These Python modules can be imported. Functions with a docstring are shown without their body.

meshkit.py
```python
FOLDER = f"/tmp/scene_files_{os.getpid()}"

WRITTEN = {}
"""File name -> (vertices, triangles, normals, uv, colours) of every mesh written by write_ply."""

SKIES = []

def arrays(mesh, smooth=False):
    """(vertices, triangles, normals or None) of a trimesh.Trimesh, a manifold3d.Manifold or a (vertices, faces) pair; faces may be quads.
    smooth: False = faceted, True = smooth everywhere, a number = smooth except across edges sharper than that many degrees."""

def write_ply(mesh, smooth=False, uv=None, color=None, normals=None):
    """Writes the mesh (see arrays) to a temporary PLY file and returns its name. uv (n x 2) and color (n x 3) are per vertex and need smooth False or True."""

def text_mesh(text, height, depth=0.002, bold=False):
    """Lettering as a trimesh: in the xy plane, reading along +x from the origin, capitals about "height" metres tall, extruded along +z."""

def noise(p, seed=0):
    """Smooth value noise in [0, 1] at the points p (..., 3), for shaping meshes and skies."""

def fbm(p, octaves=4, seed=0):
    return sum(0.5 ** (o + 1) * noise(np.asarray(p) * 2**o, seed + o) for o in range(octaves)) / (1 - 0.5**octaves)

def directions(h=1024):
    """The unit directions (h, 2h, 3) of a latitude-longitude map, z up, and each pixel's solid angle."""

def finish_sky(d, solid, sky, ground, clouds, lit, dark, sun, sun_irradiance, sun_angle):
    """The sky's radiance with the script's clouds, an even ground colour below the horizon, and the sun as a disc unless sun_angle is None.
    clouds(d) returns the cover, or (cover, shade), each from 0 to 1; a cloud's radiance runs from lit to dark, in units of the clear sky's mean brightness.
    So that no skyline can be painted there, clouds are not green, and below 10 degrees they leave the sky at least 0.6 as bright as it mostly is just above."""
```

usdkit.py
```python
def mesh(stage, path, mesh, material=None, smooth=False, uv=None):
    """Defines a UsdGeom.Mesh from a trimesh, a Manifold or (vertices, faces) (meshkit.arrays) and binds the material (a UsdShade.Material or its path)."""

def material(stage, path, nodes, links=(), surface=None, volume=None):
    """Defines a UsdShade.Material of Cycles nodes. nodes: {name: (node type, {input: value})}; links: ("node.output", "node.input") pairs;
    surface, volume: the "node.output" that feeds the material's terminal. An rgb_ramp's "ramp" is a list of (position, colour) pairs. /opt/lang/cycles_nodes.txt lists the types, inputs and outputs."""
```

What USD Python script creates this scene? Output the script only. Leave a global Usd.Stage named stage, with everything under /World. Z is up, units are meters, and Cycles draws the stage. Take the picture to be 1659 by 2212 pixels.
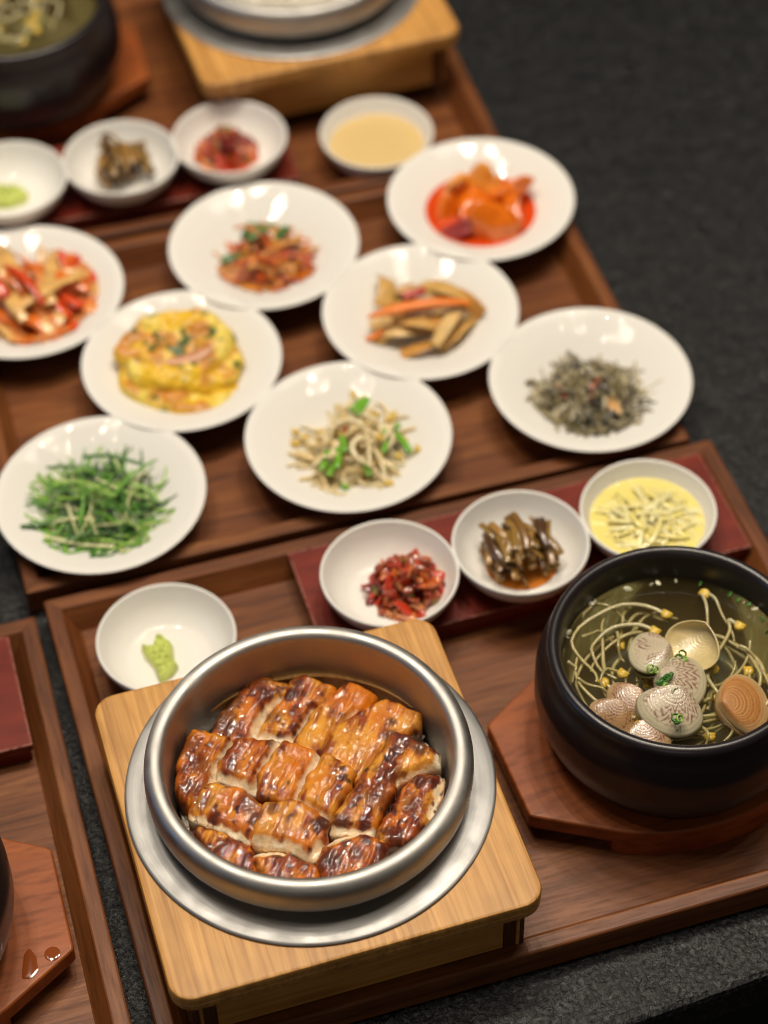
import math, random
import numpy as np
import trimesh
from scipy.spatial import Delaunay
from scipy.interpolate import PchipInterpolator
from shapely.geometry import Polygon, Point, LineString
from shapely import contains_xy, distance as shp_distance, points as shp_points
import usdkit
from meshkit import fbm, noise
from pxr import Usd, UsdGeom, UsdLux, UsdShade, Sdf, Gf, Vt

stage = Usd.Stage.CreateInMemory()
UsdGeom.SetStageUpAxis(stage, UsdGeom.Tokens.z)
UsdGeom.SetStageMetersPerUnit(stage, 1.0)
UsdGeom.Xform.Define(stage, '/World')
UsdGeom.Scope.Define(stage, '/World/Looks')
rng = np.random.default_rng(11)
PI = math.pi

# ------------------------------------------------------------------ camera, lights, exposure
CAM = np.array([-0.2395, -0.8933, 1.0370])
YAW, PITCH, ROLL = math.radians(15.9759), math.radians(48.5598), math.radians(-1.5427)
FOCAL_PX, FSTOP, FOCUS, EXPOSURE = 4704.5, 3.4, 1.135, 0.14
fw = np.array([math.sin(YAW)*math.cos(PITCH), math.cos(YAW)*math.cos(PITCH), -math.sin(PITCH)])
rt = np.array([math.cos(YAW), -math.sin(YAW), 0.0]); up = np.cross(rt, fw)
c_, s_ = math.cos(ROLL), math.sin(ROLL)
rt, up = c_*rt + s_*up, -s_*rt + c_*up
cam = UsdGeom.Camera.Define(stage, '/World/camera')
M = Gf.Matrix4d(*rt, 0, *up, 0, *(-fw), 0, *CAM, 1)
cam.AddTransformOp().Set(M)
cam.CreateHorizontalApertureAttr(24.0); cam.CreateVerticalApertureAttr(32.0)
cam.CreateFocalLengthAttr(24.0*FOCAL_PX/1659.0)
cam.CreateClippingRangeAttr(Gf.Vec2f(0.05, 50.0))
cam.CreateFStopAttr(FSTOP); cam.CreateFocusDistanceAttr(FOCUS); cam.CreateExposureAttr(EXPOSURE)

def mat(name, nodes, links=(), surface='p.BSDF', volume=None):
    return usdkit.material(stage, '/World/Looks/' + name, nodes, links, surface=surface, volume=volume)

# the room's own weak warm glow (walls and ceiling far outside the picture)
room = mat('room_glow', {'b': ('background_shader', {'color': (1.0, 0.89, 0.77), 'strength': 0.048})}, surface='b.background')
dome = UsdLux.DomeLight.Define(stage, '/World/room_light')
UsdShade.MaterialBindingAPI.Apply(dome.GetPrim()).Bind(room)

def spot(i, pos, power, radius=0.03, col=(1.0, 0.89, 0.74)):
    l = UsdLux.SphereLight.Define(stage, f'/World/ceiling_lamp_{i:03d}')
    l.AddTranslateOp().Set(Gf.Vec3d(*pos)); l.CreateRadiusAttr(radius)
    l.CreateIntensityAttr(power/(4*PI*PI*radius*radius)); l.CreateColorAttr(Gf.Vec3f(*col))
    return l
def panel(name, pos, target, w, h, inten, col):
    l = UsdLux.RectLight.Define(stage, '/World/' + name)
    z = np.array(pos, float) - np.array(target, float); z /= np.linalg.norm(z)
    x = np.cross([0, 1, 0.01], z); x /= np.linalg.norm(x); y = np.cross(z, x)
    l.AddTransformOp().Set(Gf.Matrix4d(*x, 0, *y, 0, *z, 0, *map(float, pos), 1))
    l.CreateWidthAttr(w); l.CreateHeightAttr(h); l.CreateIntensityAttr(inten); l.CreateColorAttr(Gf.Vec3f(*col))
LAMPS = [(-0.66, -0.10, 6.0), (-0.45, -0.27, 6.0), (-0.38, 0.02, 6.0), (-0.22, -0.20, 6.0), (-0.55, 0.16, 6.0), (0.30, -0.16, 6.0), (0.46, -0.27, 6.0), (0.58, -0.02, 6.0), (0.78, -0.18, 6.0), (0.40, 0.14, 6.0),
         ] + [(x + dx, y + dy, 14.5) for x, y in ((-0.42, 0.42), (0.05, 0.46), (0.50, 0.40)) for dx, dy in ((-.09, -.05), (.07, -.09), (.02, .08))]
for i, (x, y, w) in enumerate(LAMPS):
    spot(i, (x, y, 2.15 + 0.08*((i*7) % 5)/5), w, 0.014 if w < 10 else 0.020, (1.0, 0.885, 0.725))
panel('ceiling_panel', (0.80, 0.56, 2.4), (0.80, 0.56, 0), 0.75, 0.45, 8.0, (1.0, 0.90, 0.78))
panel('far_room_lamp', (-0.9, -2.6, 1.9), (-0.1, -0.3, 0), 1.3, 0.7, 1.0, (1.0, 0.88, 0.72))
panel('wall_screen', (-1.7, 0.1, 0.75), (-0.1, -0.2, 0.1), 0.5, 0.35, 3.0, (0.35, 0.55, 1.0))

# ------------------------------------------------------------------ helpers: prims
COUNT = {}
def numbered(parent, name):
    k = (parent, name); n = COUNT.get(k, -1) + 1; COUNT[k] = n
    return f'{parent}/{name}' if n == 0 else f'{parent}/{name}_{n:03d}'
def tag(prim, label=None, cat=None, group=None, kind=None):
    for k, v in (('label', label), ('category', cat), ('group', group), ('kind', kind)):
        if v: prim.SetCustomDataByKey(k, v)
    return prim
def thing(name, label, cat, loc=(0, 0, 0), rotz=0.0, group=None):
    x = UsdGeom.Xform.Define(stage, numbered('/World', name))
    x.AddTranslateOp().Set(Gf.Vec3d(*map(float, loc)))
    if rotz: x.AddRotateZOp().Set(float(rotz))
    return tag(x.GetPrim(), label, cat, group)
def obj(name, mesh, m, parent=None, smooth=False, col=None, label=None, cat=None, group=None, kind=None, loc=None, rotz=0.0):
    path = numbered(str(parent.GetPath()) if parent else '/World', name)
    g = usdkit.mesh(stage, path, mesh, m, smooth=smooth)
    if col is not None:
        UsdGeom.PrimvarsAPI(g).CreatePrimvar('col', Sdf.ValueTypeNames.Color3fArray, 'vertex').Set(Vt.Vec3fArray.FromNumpy(np.asarray(col, np.float32)))
    if loc is not None: g.AddTranslateOp().Set(Gf.Vec3d(*map(float, loc)))
    if rotz: g.AddRotateZOp().Set(float(rotz))
    return tag(g.GetPrim(), label, cat, group, kind)
def copy_of(src, name, label, cat, loc, rotz=0.0, group=None):
    x = UsdGeom.Xform.Define(stage, numbered('/World', name))
    p = x.GetPrim(); p.GetReferences().AddInternalReference(src.GetPath()); p.SetInstanceable(True)
    x.GetOrderedXformOps()[0].Set(Gf.Vec3d(*map(float, loc)))
    ops = x.GetOrderedXformOps()
    if len(ops) > 1: ops[1].Set(float(rotz))
    else: x.AddRotateZOp().Set(float(rotz))
    return tag(p, label, cat, group)

# ------------------------------------------------------------------ helpers: shapes
def revolve(profile, n=128, seg=None):
    """profile: (r, z) points; smooth lathe, closed at the axis where r = 0."""
    P = np.asarray(profile, float)
    if seg:
        t = np.r_[0, np.cumsum(np.linalg.norm(np.diff(P, axis=0), axis=1))]
        u = np.linspace(0, t[-1], seg)
        P = np.c_[PchipInterpolator(t, P[:, 0])(u), PchipInterpolator(t, P[:, 1])(u)]
    P[:, 0] = np.maximum(P[:, 0], 1e-5)
    a = np.linspace(0, 2*PI, n, endpoint=False)
    v = np.stack([P[:, None, 0]*np.cos(a), P[:, None, 0]*np.sin(a), np.repeat(P[:, 1:2], n, 1)], -1).reshape(-1, 3)
    i, j = np.meshgrid(np.arange(len(P) - 1), np.arange(n), indexing='ij'); j2 = (j + 1) % n
    q = np.stack([i*n + j, i*n + j2, (i + 1)*n + j2, (i + 1)*n + j], -1).reshape(-1, 4)
    return v, q[:, ::-1]
def loft(loops, caps=(True, True)):
    """loops: list of (n, 3) loops of equal length, bottom to top, counter-clockwise."""
    n = len(loops[0]); v = np.vstack(loops); f = []
    for k in range(len(loops) - 1):
        j = np.arange(n); j2 = (j + 1) % n; a = k*n
        f.append(np.c_[a + j, a + j2, a + n + j2]); f.append(np.c_[a + j, a + n + j2, a + n + j])
    extra = []
    for end, cap in ((0, caps[0]), (len(loops) - 1, caps[1])):
        if cap:
            c = len(v) + len(extra); extra.append(np.mean(loops[end], 0)); j = np.arange(n); j2 = (j + 1) % n
            f.append(np.c_[end*n + j, end*n + j2, np.full(n, c)] if end else np.c_[end*n + j2, end*n + j, np.full(n, c)])
    return (np.vstack([v] + [e[None] for e in extra]) if extra else v), np.vstack(f)
def join(*parts):
    v, f, n = [], [], 0
    for a, b in parts:
        b = np.asarray(b)
        if b.shape[1] == 4: b = np.vstack([b[:, [0, 1, 2]], b[:, [0, 2, 3]]])
        v.append(np.asarray(a)); f.append(b + n); n += len(a)
    return np.vstack(v), np.vstack(f)
def rrect(w, h, r, n=14):
    pts = []
    for cx, cy, a0 in ((w/2 - r, h/2 - r, 0), (-w/2 + r, h/2 - r, 90), (-w/2 + r, -h/2 + r, 180), (w/2 - r, -h/2 + r, 270)):
        for a in np.radians(np.linspace(a0, a0 + 90, n)): pts.append((cx + r*math.cos(a), cy + r*math.sin(a)))
    return np.array(pts)
def lift(loop, z): return np.c_[loop, np.full(len(loop), z)]
def block(x0, x1, y0, y1, z0, z1, e=0.0008, r=None):
    w, h = x1 - x0, y1 - y0; r = r or e*1.5; c = np.array([(x0 + x1)/2, (y0 + y1)/2])
    L = lambda i, z: lift(rrect(w - 2*i, h - 2*i, max(r - i, 1e-4), 5) + c, z)
    return loft([L(e, z0), L(e*.3, z0 + e*.3), L(0, z0 + e), L(0, z1 - e), L(e*.3, z1 - e*.3), L(e, z1)])
def tube(P, rad, n=6, flat=1.0, side=None, taper=0.0):
    """a strand along P (k,3); rad half width, flat = thickness / width."""
    P = np.asarray(P, float); k = len(P)
    T = np.gradient(P, axis=0); T /= np.maximum(np.linalg.norm(T, axis=1, keepdims=True), 1e-9)
    s = np.array([0, 0, 1.0]) if side is None else np.asarray(side, float)
    A = np.cross(s, T); bad = np.linalg.norm(A, axis=1) < 1e-4; A[bad] = [1, 0, 0]
    A /= np.linalg.norm(A, axis=1, keepdims=True); Bn = np.cross(T, A)
    r = np.broadcast_to(rad, k)*1.0
    if taper: r = r*(1 - taper*np.abs(np.linspace(-1, 1, k))**3)
    a = np.linspace(0, 2*PI, n, endpoint=False)
    loops = [P[i] + r[i]*(np.cos(a)[:, None]*A[i] + flat*np.sin(a)[:, None]*Bn[i]) for i in range(k)]
    return loft(loops)
def curve(p0, d, L, bend, k=8, arch=0.0):
    """planar-ish arc: start, heading angle, length, total turn."""
    t = np.linspace(0, 1, k); a = d + bend*(t - .5)
    s = np.c_[np.cos(a), np.sin(a), np.zeros(k)]*L/(k - 1)
    P = np.cumsum(s, 0); P -= P.mean(0)
    P[:, 2] += arch*(1 - (2*t - 1)**2)
    return P + np.asarray(p0)
def chunk(c, size, seed, sub=1, squash=(1, 1, 1)):
    m = trimesh.creation.icosphere(subdivisions=sub, radius=1.0); v = np.array(m.vertices)
    v *= (0.65 + 0.7*noise(v*1.3 + seed*3.7, seed))[:, None]
    r = np.random.default_rng(seed); R = trimesh.transformations.random_rotation_matrix(r.random(3))[:3, :3]
    return (v*np.asarray(squash)) @ R.T*size + c, np.array(m.faces)
def bean(c, size, d):
    m = trimesh.creation.icosphere(subdivisions=2, radius=1.0); v = np.array(m.vertices)*[1.45, .85, .8]
    v[:, 1] += .25*v[:, 0]**2
    ca, sa = math.cos(d), math.sin(d)
    return v @ np.array([[ca, sa, 0], [-sa, ca, 0], [0, 0, 1]])*size + c, np.array(m.faces)
def smooth_poly(pts, r=0.002):
    p = Polygon(pts).buffer(0)
    p = p.buffer(-r).buffer(2*r).buffer(-r) if p.buffer(-r).area > p.area*.4 else p
    return p if p.geom_type == 'Polygon' else max(p.geoms, key=lambda g: g.area)
def pad(poly, step, top, bottom):
    """closed slab over a polygon: top(x, y, d) and bottom(x, y, d) give heights, d the distance to the outline. Returns verts, faces, number of top verts, d"""
    L = poly.exterior.length; nb = max(16, int(L/step))
    B = np.array([poly.exterior.interpolate(i/nb, normalized=True).coords[0] for i in range(nb)])
    if Polygon(B).exterior.is_ccw is False: B = B[::-1]
    x0, y0, x1, y1 = poly.bounds
    gx, gy = np.meshgrid(np.arange(x0, x1, step), np.arange(y0, y1, step*.866)); gx = gx + (np.arange(gx.shape[0]) % 2)[:, None]*step*.5
    G = np.c_[gx.ravel(), gy.ravel()]; inner = poly.buffer(-step*.55)
    G = G[contains_xy(inner, G[:, 0], G[:, 1])]
    # extra ring of points close to the outline, for round edges
    rings = [B]
    for q in (step*.3,):
        b = poly.buffer(-q)
        if b.geom_type == 'Polygon' and not b.is_empty:
            rings.append(np.array([b.exterior.interpolate(i/nb, normalized=True).coords[0] for i in range(nb)]))
    P = np.vstack(rings + [G]); tri = Delaunay(P).simplices
    cen = P[tri].mean(1); tri = tri[contains_xy(poly, cen[:, 0], cen[:, 1])]
    a, b, c = P[tri[:, 0]], P[tri[:, 1]], P[tri[:, 2]]
    cr = (b[:, 0]-a[:, 0])*(c[:, 1]-a[:, 1]) - (b[:, 1]-a[:, 1])*(c[:, 0]-a[:, 0])
    tri[cr < 0] = tri[cr < 0][:, ::-1]; tri = tri[np.abs(cr) > 1e-14]
    d = shp_distance(shp_points(P), poly.exterior); d[:nb] = 0
    zt, zb = top(P[:, 0], P[:, 1], d), bottom(P[:, 0], P[:, 1], d)
    zt = np.maximum(zt, zb + 1e-4); zm = zt[:nb] - np.minimum(.0055, .5*(zt[:nb] - zb[:nb]))
    n = len(P); v = np.vstack([np.c_[P, zt], np.c_[P, zb], np.c_[B, zm]])
    j = np.arange(nb); j2 = (j + 1) % nb; m = 2*n
    f = np.vstack([tri, tri[:, ::-1] + n] + [q for a, b in ((m, 0), (n, m)) for q in (np.c_[a + j, a + j2, b + j2], np.c_[a + j, b + j2, b + j])])
    pad.ring = nb
    return v, f, n, d
def dome(d, w): return np.sqrt(np.clip(1 - (1 - np.clip(d/w, 0, 1))**2, 0, 1))
def lerp(a, b, t): return np.asarray(a) + (np.asarray(b) - np.asarray(a))*np.asarray(t)[..., None]
def sstep(a, b, x): t = np.clip((x - a)/(b - a), 0, 1); return t*t*(3 - 2*t)

# ------------------------------------------------------------------ materials
def wood(name, c1, c2, c3, axis, along=15.0, across=190.0, rough=0.46, coat=0.10, bump=0.25):
    sc = [across, across, across]; sc['xyz'.index(axis)] = along
    fine = [s*4.5 for s in sc]
    return mat(name, {
        't': ('texture_coordinate', {}), 'm': ('mapping', {'scale': sc}), 'm2': ('mapping', {'scale': fine, 'location': (3.1, 7.7, 1.3)}),
        'm3': ('mapping', {'scale': (14, 14, 14)}),
        'n': ('noise_texture', {'scale': 0.35, 'detail': 5.0, 'roughness': 0.55, 'distortion': 1.1}),
        'f': ('noise_texture', {'scale': 0.6, 'detail': 3.0, 'roughness': 0.6}),
        'l': ('noise_texture', {'scale': 1.0, 'detail': 2.0}),
        'r': ('rgb_ramp', {'ramp': [(0.25, c1), (0.5, c2), (0.72, c3)]}),
        'rf': ('rgb_ramp', {'ramp': [(0.30, (0.55, 0.5, 0.48)), (0.52, (1, 1, 1)), (0.8, (1.12, 1.1, 1.08))]}),
        'rl': ('rgb_ramp', {'ramp': [(0.3, (0.82, 0.8, 0.78)), (0.7, (1.12, 1.12, 1.12))]}),
        'x': ('mix_color', {'blend_type': 'multiply', 'fac': 0.85}), 'x2': ('mix_color', {'blend_type': 'multiply', 'fac': 1.0}),
        'rr': ('map_range', {'from_min': 0.2, 'from_max': 0.8, 'to_min': rough + .12, 'to_max': rough - .08}),
        'b': ('bump', {'strength': bump, 'distance': 0.0006}),
        'p': ('principled_bsdf', {'coat_weight': coat, 'coat_roughness': 0.25, 'specular_ior_level': 0.3})},
        [('t.object', 'm.vector'), ('t.object', 'm2.vector'), ('t.object', 'm3.vector'), ('m.vector', 'n.vector'), ('m2.vector', 'f.vector'), ('m3.vector', 'l.vector'),
         ('n.fac', 'r.fac'), ('f.fac', 'rf.fac'), ('l.fac', 'rl.fac'), ('r.color', 'x.a'), ('rf.color', 'x.b'), ('x.result', 'x2.a'), ('rl.color', 'x2.b'),
         ('x2.result', 'p.base_color'), ('f.fac', 'rr.value'), ('rr.result', 'p.roughness'), ('f.fac', 'b.height'), ('b.normal', 'p.normal')])
W1, W2, W3 = (0.080, 0.022, 0.006), (0.170, 0.054, 0.014), (0.255, 0.095, 0.027)
walnut_x = wood('walnut_along_width', W1, W2, W3, 'x')
walnut_y = wood('walnut_along_depth', W1, W2, W3, 'y')
trivet_wood = wood('reddish_wood', (0.20, 0.044, 0.008), (0.28, 0.070, 0.013), (0.34, 0.092, 0.019), 'x', along=14, across=70, rough=0.45, coat=0.12, bump=0.10)
def bamboo(name, axis):
    o = 'yxx'['xyz'.index(axis)]           # strips are laid side by side along this axis
    sc = [420.0]*3; sc['xyz'.index(axis)] = 14.0
    return mat(name, {
        't': ('texture_coordinate', {}), 's': ('separate_xyz', {}), 'k': ('math', {'math_type': 'multiply', 'value2': 1/0.0062}), 'fl': ('math', {'math_type': 'floor'}),
        'w': ('white_noise_texture', {'dimensions': '1D'}), 'm': ('mapping', {'scale': sc}), 'n': ('noise_texture', {'scale': 1.0, 'detail': 3.0, 'roughness': 0.6}),
        'm4': ('mapping', {'scale': (26, 26, 26)}), 'n4': ('noise_texture', {'scale': 1.0, 'detail': 3.0}),
        'r': ('rgb_ramp', {'ramp': [(0.25, (0.36, 0.150, 0.032)), (0.5, (0.57, 0.290, 0.072)), (0.75, (0.68, 0.375, 0.112))]}),
        'rw': ('rgb_ramp', {'ramp': [(0.0, (0.86, 0.83, 0.78)), (1.0, (1.08, 1.08, 1.07))]}), 'x': ('mix_color', {'blend_type': 'multiply', 'fac': 1.0}),
        'r4': ('rgb_ramp', {'ramp': [(0.22, (0.62, 0.52, 0.42)), (0.34, (0.86, 0.82, 0.76)), (0.65, (1.06, 1.06, 1.06))]}), 'x4': ('mix_color', {'blend_type': 'multiply', 'fac': 1.0}),
        'b': ('bump', {'strength': 0.15, 'distance': 0.0004}), 'p': ('principled_bsdf', {'roughness': 0.5, 'coat_weight': 0.05, 'coat_roughness': 0.3})},
        [('t.object', 's.vector'), (f's.{o}', 'k.value1'), ('k.value', 'fl.value1'), ('fl.value', 'w.w'), ('t.object', 'm.vector'), ('m.vector', 'n.vector'), ('n.fac', 'r.fac'),
         ('w.value', 'rw.fac'), ('r.color', 'x.a'), ('rw.color', 'x.b'), ('t.object', 'm4.vector'), ('m4.vector', 'n4.vector'), ('n4.fac', 'r4.fac'), ('x.result', 'x4.a'), ('r4.color', 'x4.b'),
         ('x4.result', 'p.base_color'), ('n.fac', 'b.height'), ('b.normal', 'p.normal')])
bamboo_y, bamboo_x = bamboo('bamboo_along_depth', 'y'), bamboo('bamboo_along_width', 'x')
dark_post = wood('dark_post_wood', (0.05, 0.015, 0.006), (0.085, 0.028, 0.011), (0.12, 0.045, 0.02), 'z', rough=.4)
lacquer = mat('maroon_lacquer', {'t': ('texture_coordinate', {}), 'm': ('mapping', {'scale': (22, 90, 60)}), 'n': ('noise_texture', {'scale': 1.0, 'detail': 5.0, 'roughness': .6}),
    'r': ('rgb_ramp', {'ramp': [(0.3, (0.11, 0.010, 0.005)), (0.55, (0.165, 0.018, 0.008)), (0.8, (0.22, 0.032, 0.013))]}),
    'g': ('geometry', {}), 'bv': ('bevel', {'radius': 0.0022}), 'w': ('noise_texture', {'scale': 260.0, 'detail': 2.0}), 'dp': ('vector_math', {'math_type': 'dot_product'}),
    'e': ('map_range', {'from_min': 0.995, 'from_max': 0.88, 'to_min': 0.0, 'to_max': 1.0, 'clamp': True}), 'ew': ('math', {'math_type': 'multiply'}), 'wr': ('map_range', {'from_min': .36, 'from_max': .52, 'to_min': 0.0, 'to_max': 1.0, 'clamp': True}),
    'x': ('mix_color', {'b': (0.48, 0.24, 0.17)}), 'b': ('bump', {'strength': 0.12, 'distance': 0.0005}), 'p': ('principled_bsdf', {'roughness': 0.42, 'specular_ior_level': 0.3, 'coat_weight': 0.05, 'coat_roughness': 0.25})},
    [('t.object', 'm.vector'), ('m.vector', 'n.vector'), ('n.fac', 'r.fac'), ('g.normal', 'dp.vector1'), ('bv.bevel', 'dp.vector2'), ('dp.value', 'e.value'), ('t.object', 'w.vector'), ('w.fac', 'wr.value'), ('e.result', 'ew.value1'), ('wr.result', 'ew.value2'),
     ('ew.value', 'x.fac'), ('r.color', 'x.a'), ('x.result', 'p.base_color'), ('n.fac', 'b.height'), ('b.normal', 'p.normal')])
porcelain = mat('white_porcelain', {'t': ('texture_coordinate', {}), 'n': ('noise_texture', {'scale': 60.0, 'detail': 2.0}), 'b': ('bump', {'strength': 0.02, 'distance': 0.001}),
    'p': ('principled_bsdf', {'base_color': (0.78, 0.76, 0.715), 'roughness': 0.5, 'specular_ior_level': 0.0, 'coat_weight': 0.45, 'coat_roughness': 0.008, 'subsurface_weight': 0.0})},
    [('t.object', 'n.vector'), ('n.fac', 'b.height'), ('b.normal', 'p.normal')])
def metal(name, base, r0, r1):
    # fine turned rings about the object's own axis
    return mat(name, {'t': ('texture_coordinate', {}), 's': ('separate_xyz', {}), 'x2': ('math', {'math_type': 'multiply'}), 'y2': ('math', {'math_type': 'multiply'}), 'a': ('math', {'math_type': 'add'}), 'q': ('math', {'math_type': 'sqrt'}),
        'c': ('combine_xyz', {}), 'm': ('mapping', {'scale': (1500, 1, 1500)}), 'n': ('noise_texture', {'scale': 1.0, 'detail': 3.0, 'roughness': 0.7}), 'at': ('math', {'math_type': 'arctan2'}), 'am': ('math', {'math_type': 'multiply', 'value2': 2.2}),
        'g': ('noise_texture', {'scale': 90.0, 'detail': 4.0}), 'rr': ('map_range', {'from_min': .3, 'from_max': .7, 'to_min': r0, 'to_max': r1}),
        'b': ('bump', {'strength': 0.22, 'distance': 0.00018}), 'cr': ('rgb_ramp', {'ramp': [(0.3, tuple(v*.86 for v in base)), (0.7, base)]}),
        'tg': ('tangent', {'direction_type': 'radial', 'axis': 'z'}),
        'p': ('principled_bsdf', {'metallic': 1.0, 'anisotropic': 0.4})},
        [('t.object', 's.vector'), ('s.x', 'x2.value1'), ('s.x', 'x2.value2'), ('s.y', 'y2.value1'), ('s.y', 'y2.value2'), ('x2.value', 'a.value1'), ('y2.value', 'a.value2'), ('a.value', 'q.value1'),
         ('q.value', 'c.x'), ('s.z', 'c.z'), ('s.y', 'at.value1'), ('s.x', 'at.value2'), ('at.value', 'am.value1'), ('am.value', 'c.y'), ('c.vector', 'm.vector'), ('m.vector', 'n.vector'), ('n.fac', 'b.height'), ('b.normal', 'p.normal'),
         ('t.object', 'g.vector'), ('g.fac', 'rr.value'), ('rr.result', 'p.roughness'), ('n.fac', 'cr.fac'), ('cr.color', 'p.base_color')])
pot_metal = metal('brushed_steel', (0.56, 0.54, 0.51), 0.47, 0.62)
flange_metal = metal('turned_steel', (0.40, 0.395, 0.385), 0.45, 0.58)
stoneware = mat('black_stoneware', {'t': ('texture_coordinate', {}), 'n': ('noise_texture', {'scale': 300.0, 'detail': 3.0}), 'b': ('bump', {'strength': 0.12, 'distance': 0.0004}),
    'p': ('principled_bsdf', {'base_color': (0.012, 0.009, 0.011), 'roughness': 0.34, 'coat_weight': 0.15, 'coat_roughness': 0.25})}, [('t.object', 'n.vector'), ('n.fac', 'b.height'), ('b.normal', 'p.normal')])
granite = mat('leathered_granite', {'t': ('texture_coordinate', {}), 'n': ('noise_texture', {'scale': 330.0, 'detail': 4.0, 'roughness': .6, 'distortion': .4}), 'v': ('noise_texture', {'scale': 60.0, 'detail': 2.0}),
    'w': ('voronoi_texture', {'scale': 420.0}), 'r': ('rgb_ramp', {'ramp': [(0.35, (0.003, 0.0033, 0.004)), (0.6, (0.007, 0.0075, 0.0085)), (0.8, (0.030, 0.031, 0.032))]}),
    'ad': ('math', {'math_type': 'add'}), 'b': ('bump', {'strength': 0.85, 'distance': 0.0016}), 'rr': ('map_range', {'from_min': .3, 'from_max': .7, 'to_min': .30, 'to_max': .46}),
    'p': ('principled_bsdf', {'specular_ior_level': 0.30})},
    [('t.object', 'n.vector'), ('t.object', 'v.vector'), ('t.object', 'w.vector'), ('w.distance', 'r.fac'), ('n.fac', 'ad.value1'), ('v.fac', 'ad.value2'), ('ad.value', 'b.height'), ('b.normal', 'p.normal'), ('v.fac', 'rr.value'), ('rr.result', 'p.roughness'), ('r.color', 'p.base_color')])
floor_mat = mat('dark_floor', {'t': ('texture_coordinate', {}), 'n': ('noise_texture', {'scale': 12.0, 'detail': 3.0}), 'r': ('rgb_ramp', {'ramp': [(0.3, (0.010, 0.009, 0.009)), (0.7, (0.022, 0.020, 0.019))]}), 'p': ('principled_bsdf', {'roughness': 0.6})}, [('t.object', 'n.vector'), ('n.fac', 'r.fac'), ('r.color', 'p.base_color')])

def food(name, color=None, rough=0.35, coat=0.3, sss=0.0, bump_scale=500.0, bump=0.3, vary=0.14, vert=False, dist=0.0006, coat_rough=0.12, spec=0.5):
    """moist food: colour (or the mesh's own 'col'), small noise in tone, bumpy wet skin"""
    c = color or (1, 1, 1)
    nodes = {'t': ('texture_coordinate', {}), 'n': ('noise_texture', {'scale': bump_scale, 'detail': 3.0, 'roughness': .6}), 'v': ('noise_texture', {'scale': 110.0, 'detail': 3.0}),
        'r': ('rgb_ramp', {'ramp': [(0.25, (1 - vary*1.6,)*3), (0.55, (1, 1, 1)), (0.8, (1 + vary*.5,)*3)]}), 'x': ('mix_color', {'blend_type': 'multiply', 'fac': 1.0, 'a': c}),
        'b': ('bump', {'strength': bump, 'distance': dist}),
        'p': ('principled_bsdf', {'roughness': rough, 'coat_weight': coat, 'coat_roughness': coat_rough, 'specular_ior_level': spec, 'subsurface_weight': sss, 'subsurface_radius': (1.0, 0.55, 0.3), 'subsurface_scale': 0.003})}
    links = [('t.object', 'n.vector'), ('t.object', 'v.vector'), ('v.fac', 'r.fac'), ('r.color', 'x.b'), ('x.result', 'p.base_color'), ('n.fac', 'b.height'), ('b.normal', 'p.normal')]
    if vert:
        nodes['at'] = ('attribute', {'attribute': 'col'}); links.append(('at.color', 'x.a'))
    return mat(name, nodes, links)
eel_mat = food('glazed_eel', rough=0.5, coat=0.65, sss=0.10, bump_scale=650.0, bump=0.42, vary=0.14, vert=True, dist=0.0010, coat_rough=0.05, spec=0.25)
egg_mat = food('egg_batter', rough=0.45, coat=0.15, sss=0.1, bump_scale=450, bump=0.5, vary=.15, vert=True)
MATS = {}
def fm(name, color, **k):
    if name not in MATS: MATS[name] = food(name, color, **k)
    return MATS[name]
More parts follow.
